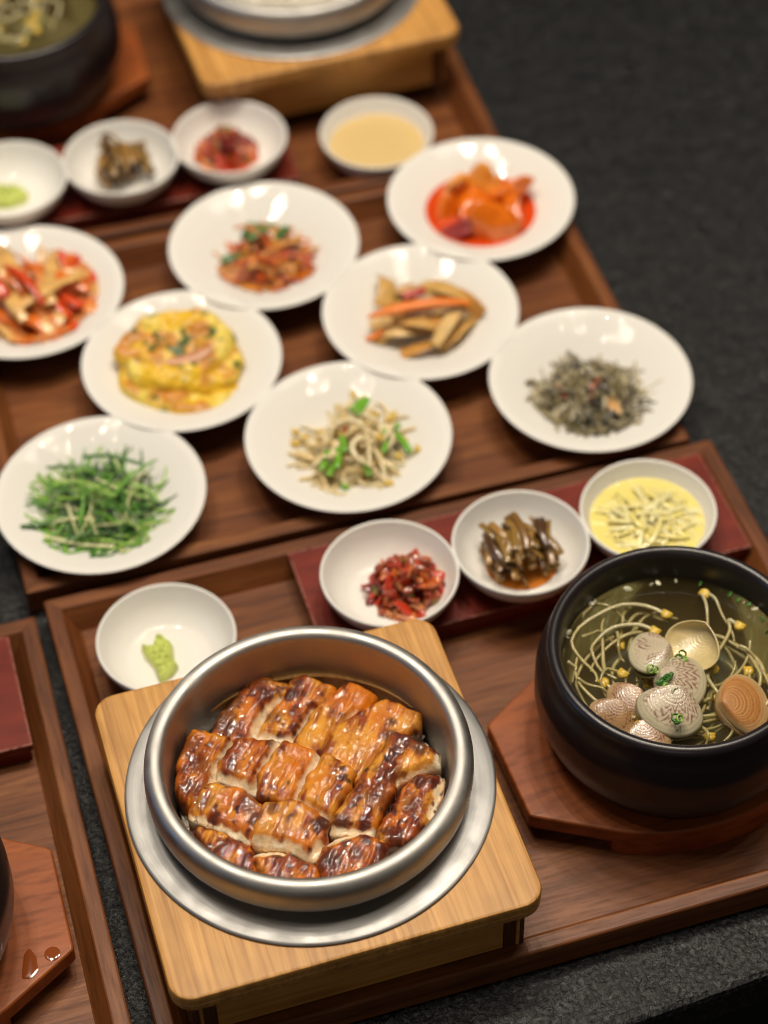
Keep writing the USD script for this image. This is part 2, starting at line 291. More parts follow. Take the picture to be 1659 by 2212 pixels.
def liquid(name, color, rough=0.06):
    return mat(name, {'t': ('texture_coordinate', {}), 'n': ('noise_texture', {'scale': 40.0, 'detail': 1.0}), 'b': ('bump', {'strength': 0.05, 'distance': 0.001}), 'p': ('principled_bsdf', {'base_color': color, 'roughness': rough, 'subsurface_weight': 0.1, 'subsurface_scale': .003})}, [('t.object', 'n.vector'), ('n.fac', 'b.height'), ('b.normal', 'p.normal')])
def clear_liquid(name, tint, haze, amount):
    return mat(name, {'t': ('texture_coordinate', {}), 'n': ('noise_texture', {'scale': 55.0, 'detail': 2.0}), 'b': ('bump', {'strength': 0.10, 'distance': 0.0015}),
        'tr': ('transparent_bsdf', {'color': tint}), 'd': ('diffuse_bsdf', {'color': haze}), 'mx': ('mix_closure', {'fac': amount}), 'g': ('glossy_bsdf', {'color': (1, 1, 1), 'roughness': 0.04}), 'f': ('fresnel', {'IOR': 1.34}), 'o': ('mix_closure', {})},
        [('t.object', 'n.vector'), ('n.fac', 'b.height'), ('b.normal', 'g.normal'), ('b.normal', 'f.normal'), ('tr.BSDF', 'mx.closure1'), ('d.BSDF', 'mx.closure2'), ('f.fac', 'o.fac'), ('mx.closure', 'o.closure1'), ('g.BSDF', 'o.closure2')], surface='o.closure')

# ------------------------------------------------------------------ setting: floor and table
obj('floor', block(-3, 3, -3, 3, -0.76, -0.74, .002), floor_mat, kind='structure')
tb = thing('dining_table', 'black leathered granite table top under all the trays', 'table', (0.0645, -0.3995, 0.0105), 3.7)
obj('tabletop', block(-1.25, 1.25, 0.0, 1.75, -0.03, 0.0, .004, .02), granite, tb)
for x, y in ((-1.1, .12), (1.1, .12), (-1.1, 1.6), (1.1, 1.6)):
    obj('leg', block(x - .04, x + .04, y - .04, y + .04, -.74, -.0302, .002), floor_mat, tb)

# ------------------------------------------------------------------ trays
def tray(label, loc, rotz, w, h, group='wooden serving trays'):
    t = thing('serving_tray', label, 'tray', loc, rotz, group)
    H, F = 0.0200, 0.0050
    sec = [(0.0010, 0), (0, 0.001), (0, H - .0012), (.0004, H - .0004), (.0012, H), (.0086, H), (.0094, H - .0004), (.0098, H - .0012), (.0185, F - .001), (.0185, 0)]
    g = 0.00012
    def rail(axis, far):
        loops = []
        for end in (0, 1):
            P = []
            for o, z in sec:
                if axis == 'y':
                    x = -w/2 + o if not far else w/2 - o; y = (-h/2 + o + g) if end == 0 else (h/2 - o - g)
                else:
                    y = -h/2 + o if not far else h/2 - o; x = (-w/2 + o + g) if end == 0 else (w/2 - o - g)
                P.append((x, y, z))
            loops.append(np.array(P))
        v, f = loft(loops)
        m = trimesh.Trimesh(v, f, process=False); m.fix_normals()
        return m
    obj('floor_board', block(-w/2 + .0179, w/2 - .0179, -h/2 + .0179, h/2 - .0179, .001, F, .0003), walnut_x, t)
    for axis, far, m in (('x', False, walnut_x), ('x', True, walnut_x), ('y', False, walnut_y), ('y', True, walnut_y)):
        obj('rail', rail(axis, far), m, t)
    return t
TZ = 0.0106
FLZ = TZ + 0.0051
TW, TH = 0.4293, 0.3130
trayA = tray('walnut tray nearest the viewer, under the eel pot and clam soup', (0.0052, -0.2002, TZ), 0, TW, TH)
trayB = tray('wide walnut tray in the middle, carrying eight white plates of side dishes', (-0.0035, 0.1110, TZ), -0.7, 0.4260, 0.2970)
trayC = copy_of(trayA, 'serving_tray', 'far walnut tray at the top with four small dishes on its near side', 'tray', (-0.0195, 0.4210, TZ), 180 - 1.6, 'wooden serving trays')
trayD = copy_of(trayA, 'serving_tray', 'walnut tray cut off at the left edge, beside the eel tray', 'tray', (-0.4335, -0.2065, TZ), -0.9, 'wooden serving trays')

# red riser boards in the trays
def riser(label, loc, rotz, src=None):
    if src is not None: return copy_of(src, 'riser_board', label, 'riser board', loc, rotz, 'maroon riser boards')
    t = thing('riser_board', label, 'riser board', loc, rotz, 'maroon riser boards')
    w, h = 0.2690, 0.0815
    obj('top_board', block(-w/2, w/2, -h/2, h/2, .0100, .0160, .0006), lacquer, t)
    for y in (-1, 1): obj('long_panel', block(-w/2 + .0015, w/2 - .0015, *sorted((y*(h/2 - .0015), y*(h/2 - .0085))), 0, .0099, .0003), lacquer, t)
    for x in (-1, 1): obj('end_panel', block(*sorted((x*(w/2 - .0016), x*(w/2 - .0085))), -h/2 + .0087, h/2 - .0087, 0, .0099, .0003), lacquer, t)
    return t
riserA = riser('maroon riser board with three small dishes behind the front clam soup pot', (0.0738, -0.0945, FLZ), 0)
def local(c, deg, x, y, z=0.0):
    a = math.radians(deg); return (c[0] + x*math.cos(a) - y*math.sin(a), c[1] + x*math.sin(a) + y*math.cos(a), z)
def inC(x, y, z=0.0): return local((-0.0195, 0.4210), -1.6, x, y, z)
def inD(x, y, z=0.0): return local((-0.4335, -0.2065), -0.9, x, y, z)
riserD = riser('maroon riser board with chipped edge at the left edge of the picture', inD(0.0625, 0.1045, FLZ), -0.9, riserA)
riserC = riser('maroon riser board on the far tray under three small dishes', inC(-0.0690, -0.0940, FLZ), -2.6 + 180, riserA)

# ------------------------------------------------------------------ bamboo pot boxes
def pot_box(label, loc, rotz, src=None):
    if src is not None: return copy_of(src, 'bamboo_pot_box', label, 'pot stand', loc, rotz, 'bamboo pot stands')
    t = thing('bamboo_pot_box', label, 'pot stand', loc, rotz, 'bamboo pot stands')
    S, r, z0, z1 = 0.1960, 0.0125, 0.0766 - .0134 - FLZ, 0.0766 - FLZ     # loc z is the tray floor
    n = 24
    def L(i, z):
        q = rrect(S - 2*i, S - 2*i, r - i, 10).reshape(4, 10, 2); out = []
        for k in range(4):
            out += list(q[k]); a, b = q[k][-1], q[(k + 1) % 4][0]; out += [a + (b - a)*t for t in np.linspace(0, 1, 32)[1:-1]]
        return lift(np.array(out), z)
    outer = [L(.0032, z0), L(.0010, z0 + .0007), L(.0003, z0 + .0018), L(0.0, (z0 + z1)/2 - .0009), L(.0006, (z0 + z1)/2 - .0003), L(0.0006, (z0 + z1)/2 + .0001), L(0.0, (z0 + z1)/2 + .0007), L(.0, z1 - .0026), L(.0007, z1 - .0009), L(.0026, z1)]
    ang = np.arctan2(outer[0][:, 1], outer[0][:, 0]); hole = np.c_[.0785*np.cos(ang), .0785*np.sin(ang)]
    loops = [lift(hole, z0)] + outer + [lift(hole, z1)]
    v, f = loft(loops, (False, False)); k = len(hole); j = np.arange(k); j2 = (j + 1) % k; a = (len(loops) - 1)*k
    f = np.vstack([f, np.c_[a + j, a + j2, j2], np.c_[a + j, j2, j]])
    obj('lid_board', (v, f), bamboo_y, t, smooth=35)
    X, Y0, Y1, T = 0.0880, -0.0925, 0.0850, 0.009       # frame; the front sits on the tray's rail, the back posts stand on its floor
    zf = 0.0152                                        # height of the rail above the floor
    for y in (Y0, Y1 - T): obj('panel', block(-X + .0115, X - .0115, y, y + T, zf + .0004, z0 - .0002, .0006), bamboo_x, t)
    for x in (-X, X - T): obj('panel', block(x, x + T, Y0 + .0115, Y1 - .0115, zf + .0004, z0 - .0002, .0006), bamboo_y, t)
    for sx in (-1, 1):
        for y, q in ((Y0, 1), (Y1, -1)):
            zb = zf + .0002 if q > 0 else .0003
            strip = lambda a, b, e=0.0: block(*sorted((sx*(X - a), sx*(X - b))), *sorted((y + q*e, y + q*.0112)), zb, z0 - .0001, .0004)
            obj('corner_post', strip(.0112, .0048, .0003), dark_post, t); obj('post_strip', strip(.0046, .0026, -.0003), bamboo_x, t); obj('corner_post', strip(.0024, .0, .0002), dark_post, t)
    return t
BOXA = (-0.1019, -0.2569)
boxA = pot_box('square bamboo stand with rounded corners under the eel pot', (*BOXA, FLZ), 0)
BOXC = (0.0870, 0.4470)
boxC = pot_box('square bamboo stand at the top of the picture under the far metal pot', (*BOXC, FLZ), 1.0, boxA)

# ------------------------------------------------------------------ metal pots; origin at lid top
def metal_pot(label, loc, src=None):
    if src is not None: return copy_of(src, 'metal_pot', label, 'pot', loc, 40, 'metal rice pots')
    t = thing('metal_pot', label, 'pot', loc, 0.001, 'metal rice pots')
    prof = [(0, -.040), (.030, -.040), (.055, -.038), (.064, -.033), (.0695, -.024), (.0725, -.008), (.0740, .006), (.0748, .018), (.0753, .0255), (.0758, .0284), (.0776, .0303), (.0806, .0307), (.0834, .0294), (.0853, .0266), (.0862, .0226), (.0864, .0180), (.0860, .0140),
            (.0847, .0112), (.0826, .0092), (.0804, .0078), (.0788, .0060), (.0778, .0042), (.0770, -.004), (.0755, -.020), (.070, -.036), (.060, -.0435), (.030, -.045), (0, -.045)]
    obj('body', revolve(prof, 192, 150), pot_metal, t, smooth=True)
    fl = [(.0776, .0022), (.0790, .0026), (.0850, .0031), (.0930, .0027), (.0968, .0020), (.0981, .0015), (.0984, .0009), (.0980, .0004), (.0960, .0003), (.0850, .0014), (.0776, .0010), (.0776, .0022)]
    obj('flange', revolve(fl, 192), flange_metal, t, smooth=50)
    return t
POTA = np.array([-0.0998, -0.2498]); LID = 0.0767
potA = metal_pot('thick rimmed steel pot full of grilled eel in the foreground', (*POTA, LID))
potC = metal_pot('out of focus steel pot on the far bamboo stand', (0.0850, 0.4520, LID), potA)

# ------------------------------------------------------------------ wooden trivets and black stone pots
def trivet(label, loc, rotz, src=None):
    if src is not None: return copy_of(src, 'wooden_trivet', label, 'trivet', loc, rotz, 'reddish wooden trivets')
    t = thing('wooden_trivet', label, 'trivet', loc, rotz, 'reddish wooden trivets')
    el = [(.094*math.cos(a), .0715*math.sin(a)) for a in np.linspace(0, 2*PI, 160, endpoint=False)]
    pts = list(Polygon(el).union(Polygon([(-.0975, -.032), (.0975, -.032), (.0975, .033), (-.0975, .033)])).convex_hull.exterior.coords)[:-1]
    base = Polygon(pts); base = base.buffer(-.003).buffer(.003)
    ang = np.linspace(0, 2*PI, 240, endpoint=False)
    def loop(inset, z):
        b = base.buffer(-inset, join_style=1).exterior; out = []
        for a in ang:
            q = b.intersection(LineString([(0, 0), (.3*math.cos(a), .3*math.sin(a))])); q = q if q.geom_type == 'Point' else q.geoms[0]
            out.append((q.x, q.y))
        return lift(np.array(out), z)
    lo = loop(0, .0115)
    top = [loop(.0015, .0105), lo, loop(0, .0203), loop(.0005, .0214), loop(.0016, .0221), loop(.018, .0222)]
    cir = lambda r, z: lift(np.c_[r*np.cos(ang), r*np.sin(ang)], z)
    top = top[:-1] + [cir(.0655, .0222), cir(.0647, .0215)]
    obj('board', loft(top), trivet_wood, t, smooth=35)
    for q in (-1, 1):   # two long feet, flush with the board's front and back edge
        g = base.intersection(Polygon([(-.058, q*.036), (.058, q*.036), (.058, q*.09), (-.058, q*.09)]))
        ring = np.array([g.exterior.interpolate(k/90, normalized=True).coords[0] for k in range(90)])
        if not g.exterior.is_ccw: ring = ring[::-1]
        c = ring.mean(0)
        obj('foot', loft([lift((ring - c)*.985 + c, 0), lift(ring, .0006), lift(ring, .0114)]), trivet_wood, t, smooth=30)
    return t
TRZ = FLZ
trivetA = trivet('reddish wooden trivet with angled end under the front clam soup pot', (0.1100, -0.2450, TRZ), 2.0)
trivetD = trivet('reddish wooden trivet with two wet drops at the left edge', (-0.3370, -0.2520, TRZ), -0.9, trivetA)
STC = (-0.1265, 0.4500)
trivetC = trivet('reddish brown trivet at the top left under the far black pot', (STC[0] - .004, STC[1] + .012, TRZ), 176.8, trivetA)
def stone_pot(label, loc, src=None):
    if src is not None: return copy_of(src, 'stone_pot', label, 'pot', loc, 75, 'black stone soup pots')
    t = thing('stone_pot', label, 'pot', loc, 0.001, 'black stone soup pots')
    prof = [(0, .012), (.045, .012), (.055, .017), (.0600, .028), (.0622, .045), (.0632, .060), (.0642, .0675), (.0658, .0706), (.0680, .0716), (.0702, .0708), (.0716, .0686), (.0722, .0655), (.0728, .0625), (.0748, .056), (.0768, .045), (.0768, .033), (.0745, .020), (.0700, .009), (.0640, .0018), (.0600, .0), (.050, .0), (.0495, .003), (0, .003)]
    obj('body', revolve(prof, 160, 140), stoneware, t, smooth=True)
    return t
SPZ = TRZ + .0217
stA = np.array([0.1095, -0.2452])
stoneA = stone_pot('black stone pot of clear clam soup on the front right', (*stA, SPZ))
stoneD = stone_pot('black stone pot only showing its side at the left edge', (-0.3385, -0.2500, SPZ), stoneA)
stoneC = stone_pot('blurred black stone pot at the top left of the picture', (*STC, SPZ), stoneA)

# wet drops on the left trivet
drop_mat = mat('sauce_drop', {'p': ('principled_bsdf', {'base_color': (0.24, 0.056, 0.012), 'roughness': 0.06, 'coat_weight': 1.0, 'coat_roughness': 0.02})})
def blob(poly, z, h, m, name, label, cat, step=.0006, group=None):
    v, f, n, d = pad(poly, step, lambda x, y, d: z + h*dome(d, .003), lambda x, y, d: z + 0*d)
    return obj(name, (v, f), m, smooth=True, label=label, cat=cat, group=group)
blob(Point(-.2513, -.2850).buffer(.0042), TRZ + .0222, .00045, drop_mat, 'sauce_drop', 'small round wet drop near the corner of the left trivet', 'drop')
blob(smooth_poly([(-.2621, -.2775), (-.2597, -.284), (-.2600, -.292), (-.2637, -.2965), (-.2693, -.2945), (-.2680, -.289), (-.2655, -.281)], .0012), TRZ + .0222, .00045, drop_mat, 'sauce_drop', 'long wet puddle beside the black pot on the left trivet', 'drop')

# ------------------------------------------------------------------ white plates and small dishes
PL_IN = [(0, .0042), (.012, .0042), (.018, .0052), (.026, .0088), (.0375, .0151), (.048, .0208), (.0570, .0250), (.0605, .0264), (.0625, .0268), (.0642, .0269)]
PL = PL_IN + [(.0649, .0274), (.0654, .0269), (.0650, .0258), (.0610, .0232), (.050, .0172), (.0375, .0108), (.028, .0055), (.0225, .0022), (.0215, 0), (.0188, 0), (.0182, .0018), (0, .0018)]
SM_IN = [(0, .0037), (.016, .0037), (.023, .0046), (.029, .0079), (.0340, .0132), (.0372, .0189), (.0390, .0228)]
SM = SM_IN + [(.0395, .0240), (.0402, .0244), (.0410, .0239), (.0411, .0225), (.0398, .0185), (.0370, .0123), (.0320, .0062), (.0260, .0025), (.0245, 0), (.0215, 0), (.0208, .0018), (0, .0018)]
plate_z = PchipInterpolator([p[0] for p in PL_IN], [p[1] for p in PL_IN]); small_z = PchipInterpolator([p[0] for p in SM_IN], [p[1] for p in SM_IN])
plate_mesh, small_mesh = revolve(PL, 144, 110), revolve(SM, 128, 90)
FB = FLZ + .0001; FR = FLZ + 0.0161
PLATES = [((-0.1594, 0.0201), 'white plate holding the green scallion salad'), ((-0.0840, 0.1185), 'white plate holding the yellow egg pancakes'), ((-0.0001, 0.0197), 'white plate holding the bean sprouts'),
          ((0.0778, 0.1141), 'white plate holding the fishcake with a carrot strip'), ((0.1622, 0.0197), 'white plate holding the dried anchovies'), ((-0.0041, 0.2100), 'white plate holding the orange radish strips with green scallion'),
          ((0.1524, 0.2091), 'white plate of red radish kimchi at the right end of its row'), ((-0.1678, 0.2150), 'white plate of cabbage kimchi cut off by the left edge')]
for (x, y), lab in PLATES:
    obj('side_plate', plate_mesh, porcelain, smooth=True, label=lab, cat='plate', group='white side dish plates', loc=(x, y, FB))
SMALLS = [((-0.1466, -0.1005), 'small white dish with wasabi on the tray floor behind the eel pot', FB), ((-0.0118, -0.1063), 'small white dish of red chopped relish, leftmost on the near riser', FR), ((0.0692, -0.1077), 'small white dish of brown pickled stems in the middle of the near riser', FR),
          ((0.1505, -0.1073), 'small white dish of yellow ginger shreds behind the clam soup', FR), ((-0.1591, 0.3180), 'small white dish with wasabi at the left edge on the far riser', FR), ((-0.0792, 0.3161), 'small white dish of brown pickles in the middle of the far riser', FR),
          ((-0.0008, 0.3136), 'small white dish of red relish on the far riser', FR), ((0.1055, 0.3046), 'small white dish of pale tan sauce beside the far riser', FB)]
for (x, y), lab, z in SMALLS:
    obj('small_dish', small_mesh, porcelain, smooth=True, label=lab, cat='dish', group='small white sauce dishes', loc=(x, y, z))

def over(P, r, zfun, edge):
    """keep a strand's points above the dish it lies in and inside its edge"""
    P = np.array(P); q = np.hypot(P[:, 0], P[:, 1]); k = np.minimum(1, edge/np.maximum(q, 1e-9)); P[:, :2] *= k[:, None]
    P[:, 2] = np.maximum(P[:, 2], zfun(np.minimum(q, edge)) + r); return P
def heap(c, R, H, u=None, up=1.0):
    a = rng.uniform(0, 2*PI); r = R*math.sqrt(rng.uniform(0, 1)) if u is None else u
    return np.array([c[0] + r*math.cos(a), c[1] + r*math.sin(a), .0052 + H*(1 - (r/R)**2)*rng.uniform(.15, 1)**.7*up])

# ------------------------------------------------------------------ P1 scallion salad
greens = [fm('scallion_dark_green', (0.050, 0.170, 0.025), rough=.38), fm('scallion_green', (0.125, 0.33, 0.03), rough=.38), fm('scallion_light_green', (0.30, 0.52, 0.08), rough=.38), fm('scallion_pale', (0.62, 0.62, 0.32), rough=.4), fm('scallion_deep', (0.022, 0.075, 0.028), rough=.38)]
t = thing('scallion_salad', 'heap of shredded green scallion on the plate at the left', 'scallion salad', (-.1594, .0201, FB))
for i in range(225):
    p = heap((-.001, -.003), .037, .026); L = rng.uniform(.022, .052)
    P = curve(p, rng.uniform(0, 6.3), L, rng.normal(0, 1.1), 8, rng.uniform(-.002, .006)); P[:, 2] += np.linspace(-1, 1, 8)*rng.normal(0, .004)
    P = over(P, .0006, plate_z, .047)
    obj('scallion_strip', tube(P, rng.uniform(.0006, .0014), 5, .45, taper=.5), greens[rng.choice(5, p=[.22, .32, .26, .12, .08])], t, smooth=True)
for P in ([(-.052, -.010, .020), (-.035, -.008, .020), (-.018, -.007, .022)], [(-.040, -.018, .013), (-.020, -.028, .016), (.0, -.036, .016)], [(.03, .012, .03), (.012, .022, .034), (-.004, .03, .03)]):
    obj('scallion_strip', tube(over(np.array(P), .001, plate_z, .055), .0016, 6, .5), greens[3 if P[0][0] > -.05 and P[0][0] < 0 else 0], t, smooth=True)

# ------------------------------------------------------------------ P2 egg pancakes
def pancake(center, rx, ry, rot, tilt, z, seed, label):
    a = np.linspace(0, 2*PI, 60, endpoint=False)
    r = 1 + .20*(fbm(np.c_[np.cos(a)*1.7 + seed, np.sin(a)*1.7, a*0], 3, seed) - .5)*2
    q = np.c_[rx*r*np.cos(a), ry*r*np.sin(a)]; ca, sa = math.cos(rot), math.sin(rot)
    poly = Polygon(q @ np.array([[ca, sa], [-sa, ca]]) + center).buffer(0)
    T = .0090
    lum = lambda x, y: 0.0046*(fbm(np.c_[x*120, y*140, x*0 + seed], 3, seed) - .5)
    tl = lambda x, y: z + tilt[0]*(x - center[0]) + tilt[1]*(y - center[1])
    v, f, n, d = pad(poly, .0012, lambda x, y, d: tl(x, y) + T*(.35 + .65*dome(d, .005)) + 1.6*lum(x, y), lambda x, y, d: tl(x, y) + .25*T + lum(x, y))
    qv = np.r_[d, d, d[:pad.ring]]; X = v[:, :2]
    b1 = fbm(np.c_[X*75, np.full(len(X), seed*3.3)], 4, seed + 5); g1 = noise(np.c_[X*230, np.full(len(X), seed*1.7)], seed + 9); g2 = noise(np.c_[X*60, np.full(len(X), seed*.7)], seed + 3)
    col = lerp((0.80, 0.48, 0.015), (0.84, 0.62, 0.10), sstep(.45, .7, g2))
    col = lerp(col, np.broadcast_to((0.60, 0.22, 0.030), col.shape), sstep(.48, .62, b1)*sstep(.0, .004, qv)*.9)
    col = lerp(col, np.broadcast_to((0.07, 0.12, 0.02), col.shape), sstep(.70, .77, g1)*sstep(.35, .55, g2))
    return obj('egg_pancake', (v, f), egg_mat, smooth=True, col=col, label=label, cat='egg pancake', group='egg pancakes on one plate')
pc = np.array([-.0860, .1195])
def paste(name, v, f, n, m, col, label, cat): return obj(name, (v, f), m, smooth=True, col=col, label=label, cat=cat)
pancake(pc + [.004, -.017], .039, .026, -.1, (-.05, -.05), FB + .0085, 3, 'yellow egg pancake at the bottom front of the pile')
pancake(pc + [-.012, -.004], .029, .029, .3, (-.1, .10), FB + .0135, 5, 'yellow egg pancake sticking out on the left of the pile')
pancake(pc + [.012, .002], .030, .031, .2, (.08, .10), FB + .0165, 8, 'yellow egg pancake in the middle of the pile')
top = pancake(pc + [.002, .007], .039, .031, .15, (.02, .20), FB + .0240, 13, 'golden egg pancake on top of the pile with a pink shrimp curl')
sh = fm('pink_shrimp', (0.62, 0.27, 0.13), rough=.4, sss=.1)
a = np.linspace(-2.75, -.05, 16); P = np.c_[pc[0] + .005 + .0190*np.cos(a), pc[1] + .006 + .0105*np.sin(a), np.full(16, 0.0)]
P[:, 2] = FB + .0240 + .0072 + .02*(P[:, 0] - pc[0]) + .20*(P[:, 1] - pc[1] - .006)
shr = thing('shrimp', 'pink shrimp curl pressed into the top egg pancake', 'shrimp')
obj('tail_meat', tube(P, .0052*np.sin(np.linspace(.35, PI - .4, 16))**.5, 10, .40), sh, shr, smooth=True)
gb = greens[0]
for i, (x, y) in enumerate([(-.012, .012), (-.008, .015), (-.005, .011), (-.009, .008), (-.015, .009), (-.018, .014), (.020, .020), (.024, .017), (-.004, .014), (-.011, .017)]):
    z = FB + .024 + .0078 + .02*x + .2*(y - .006)
    obj('scallion_bit', chunk(np.array([pc[0] + x, pc[1] + y, z]), .0021, 40 + i, 1, (1.3, .8, .4)), gb, smooth=True, label='dark green scallion bit fried into the top of the egg pancake', cat='scallion', group='scallion bits on the egg pancake')

# ------------------------------------------------------------------ P3 bean sprouts
spr = [fm('sprout_cream', (0.84, 0.66, 0.36), rough=.3, sss=.2, coat=.5), fm('sprout_tan', (0.78, 0.58, 0.25), rough=.3, sss=.1, coat=.5), fm('sprout_white', (0.88, 0.76, 0.48), rough=.3, coat=.5)]
bean_y = fm('bean_yellow', (0.68, 0.46, 0.06), rough=.32); red = fm('chili_red', (0.45, 0.03, 0.012), rough=.25, coat=.6)
t = thing('bean_sprout_salad', 'heap of seasoned bean sprouts with green scallion pieces', 'bean sprouts', (-.0001, .0197, FB))
for i in range(105):
    p = heap((.002, -.004), .029, .030); P = curve(p, rng.normal(.9, 1.0), rng.uniform(.024, .048), rng.normal(0, 2.2), 9, rng.uniform(-.003, .007)); P[:, 2] += np.linspace(-1, 1, 9)*rng.normal(0, .004)
    P = over(P, .0010, plate_z, .044)
    obj('sprout_stem', tube(P, rng.uniform(.0012, .0019), 6, 1, taper=.35), spr[rng.choice(3)], t, smooth=True)
    if i % 3 == 0: obj('bean_head', bean(P[-1] + [0, 0, .001], .0024, rng.uniform(0, 6)), bean_y, t, smooth=True)
gr = fm('blanched_green', (0.15, 0.40, 0.02), rough=.32, coat=.5)
for x, y, z, d, L in ((-.020, -.016, .026, 1.0, .016), (.004, -.026, .022, 1.5, .014), (-.012, -.018, .028, 1.2, .017), (-.017, -.020, .022, 1.0, .013), (-.006, -.010, .030, 1.4, .013), (.021, -.010, .024, 1.2, .019), (.032, -.012, .022, 1.75, .020), (.027, -.002, .025, .2, .014), (.015, .018, .030, .8, .016), (.012, .022, .028, .6, .012), (-.012, -.029, .015, 1.6, .010), (.020, -.024, .014, 2.2, .008)):
    obj('scallion_piece', tube(over(curve((x, y, z), d, L, .4, 6), .002, plate_z, .046), .0022, 8, .55), gr, t, smooth=True)
for i in range(14):
    obj('chili_bit', chunk(heap((.002, -.003), .026, .029) + [0, 0, .002], rng.uniform(.0010, .0018), 60 + i), red, t, smooth=True)

# ------------------------------------------------------------------ P4 fishcake strips
fc = [fm('fishcake_tan', (0.64, 0.38, 0.11), rough=.36, bump_scale=250), fm('fishcake_brown', (0.54, 0.26, 0.055), rough=.36), fm('fishcake_cream', (0.74, 0.50, 0.20), rough=.36)]
t = thing('fishcake_stir_fry', 'stir fried fishcake strips with one long carrot strip', 'fishcake', (.0778, .1141, FB))
for i, (x, y, z, d, L, w, b, ar) in enumerate([(-.016, .026, .024, 1.2, .030, .0065, .8, .006), (-.006, .020, .020, .9, .034, .006, -1.0, .004), (.004, .018, .022, -.4, .036, .006, .7, .006), (.020, .014, .024, -.7, .034, .007, .5, .006), (.030, .004, .020, -.9, .036, .006, -.6, .004),
        (-.016, -.006, .016, -.3, .030, .0055, 1.4, .004), (-.004, -.008, .020, -.6, .030, .006, .9, .006), (.008, -.012, .018, -1.0, .034, .006, -.9, .006), (.014, -.016, .020, .8, .036, .0055, .7, .008), (.020, -.018, .014, .6, .036, .006, .4, .004), (-.004, -.022, .012, .1, .034, .005, .6, .004), (-.020, .010, .016, .7, .030, .006, .5, .004), (.006, .006, .014, .1, .044, .006, .5, .002), (.000, -.002, .012, -.3, .044, .006, .4, .002), (.026, -.006, .014, .3, .026, .006, .3, .002), (-.024, -.004, .012, .2, .024, .005, .9, .002)]):
    P = over(curve((x, y, z), d, L, b, 12, ar), .0016, plate_z, .052)
    obj('fishcake_strip', tube(P, w*1.0, 10, .16, side=(rng.normal(0, .5), rng.normal(0, .5), 1)), fc[i % 3], t, smooth=True)
carrot = fm('carrot_orange', (0.82, 0.20, 0.008), rough=.45, coat=.15)
obj('carrot_strip', tube(curve((-.002, -.003, .031), -.10, .070, -.25, 12, .003), .0044, 8, .6, taper=.75), carrot, t, smooth=True)
obj('carrot_strip', tube(over(curve((-.030, -.004, .018), .35, .022, .2, 8), .002, plate_z, .05), .0025, 8, .6, taper=.6), carrot, t, smooth=True)
obj('chili_slice', tube(curve((-.002, .010, .0330), .12, .016, .2, 8), .0036, 10, .7), red, t, smooth=True)
obj('chili_stalk', tube(curve((-.010, .0105, .030), .3, .005, .2, 5), .0018, 8, .7), greens[0], t, smooth=True)

# ------------------------------------------------------------------ P5 anchovies
an = [fm('anchovy_grey', (0.20, 0.165, 0.085), rough=.3, coat=.5), fm('anchovy_olive', (0.32, 0.26, 0.12), rough=.3, coat=.5), fm('anchovy_dark', (0.07, 0.058, 0.036), rough=.3, coat=.5), fm('anchovy_light', (0.50, 0.43, 0.27), rough=.3, coat=.5)]
t = thing('anchovy_stir_fry', 'grey brown heap of small dried anchovies on the rightmost plate', 'anchovies', (.1644, .0197, FB))
for i in range(240):
    p = heap((-.003, -.005), .036, .024); P = curve(p, rng.uniform(0, 6.3), rng.uniform(.012, .026), rng.normal(0, 1.0), 7, rng.uniform(-.002, .005)); P[:, 2] += np.linspace(-1, 1, 7)*rng.normal(0, .0042)
    P = over(P, .0009, plate_z, .050)
    r = rng.uniform(.0008, .0016)*np.array([.75, 1.1, 1.1, .95, .7, .4, .9])
    obj('anchovy', tube(P, r, 5, .6), an[rng.choice(4, p=[.28, .27, .19, .26])], t, smooth=True)
nut = fm('almond_brown', (0.30, 0.085, 0.03), rough=.3, coat=.6); nut2 = fm('nut_tan', (0.58, 0.33, 0.12), rough=.35)
for i, (x, y, z, d, m) in enumerate([(-.008, -.014, .022, .5, nut), (-.002, -.008, .026, .7, nut), (-.022, .002, .016, 1.4, nut), (-.018, -.002, .018, .9, nut), (.006, -.026, .020, 1.5, nut2), (.004, -.022, .020, 1.2, nut2)]):
    obj('nut_slice', tube(over(curve((x, y, z + .003), d, .013, .1, 7), .002, plate_z, .05), .0026, 8, .5, taper=.6), m, t, smooth=True)

# ------------------------------------------------------------------ P6 seasoned radish strips
rd = [fm('radish_orange', (0.66, 0.17, 0.012), rough=.28, coat=.6), fm('radish_red', (0.55, 0.08, 0.012), rough=.28, coat=.6), fm('radish_amber', (0.70, 0.28, 0.035), rough=.28, coat=.6)]
t = thing('radish_strip_salad', 'heap of orange seasoned radish strips with dark green scallion', 'radish salad', (-.0041, .2118, FB))
for i in range(105):
    p = heap((.001, -.006), .029, .028); P = curve(p, rng.uniform(0, 6.3), rng.uniform(.016, .032), rng.normal(0, 1.3), 7, rng.uniform(-.002, .006)); P[:, 2] += np.linspace(-1, 1, 7)*rng.normal(0, .004)
    obj('radish_strip', tube(over(P, .0013, plate_z, .040), rng.uniform(.0011, .0019), 6, .7, taper=.3), rd[rng.choice(3)], t, smooth=True)
for x, y, z, d in ((-.022, .004, .016, .2), (-.003, .006, .030, .5), (.016, -.005, .026, .0), (.006, .016, .026, -.4), (.014, .006, .026, .6), (-.006, .020, .022, 1.0)):
    obj('scallion_piece', tube(curve((x, y, z), d, .015, .2, 6), .0034, 8, .5), greens[0], t, smooth=True)

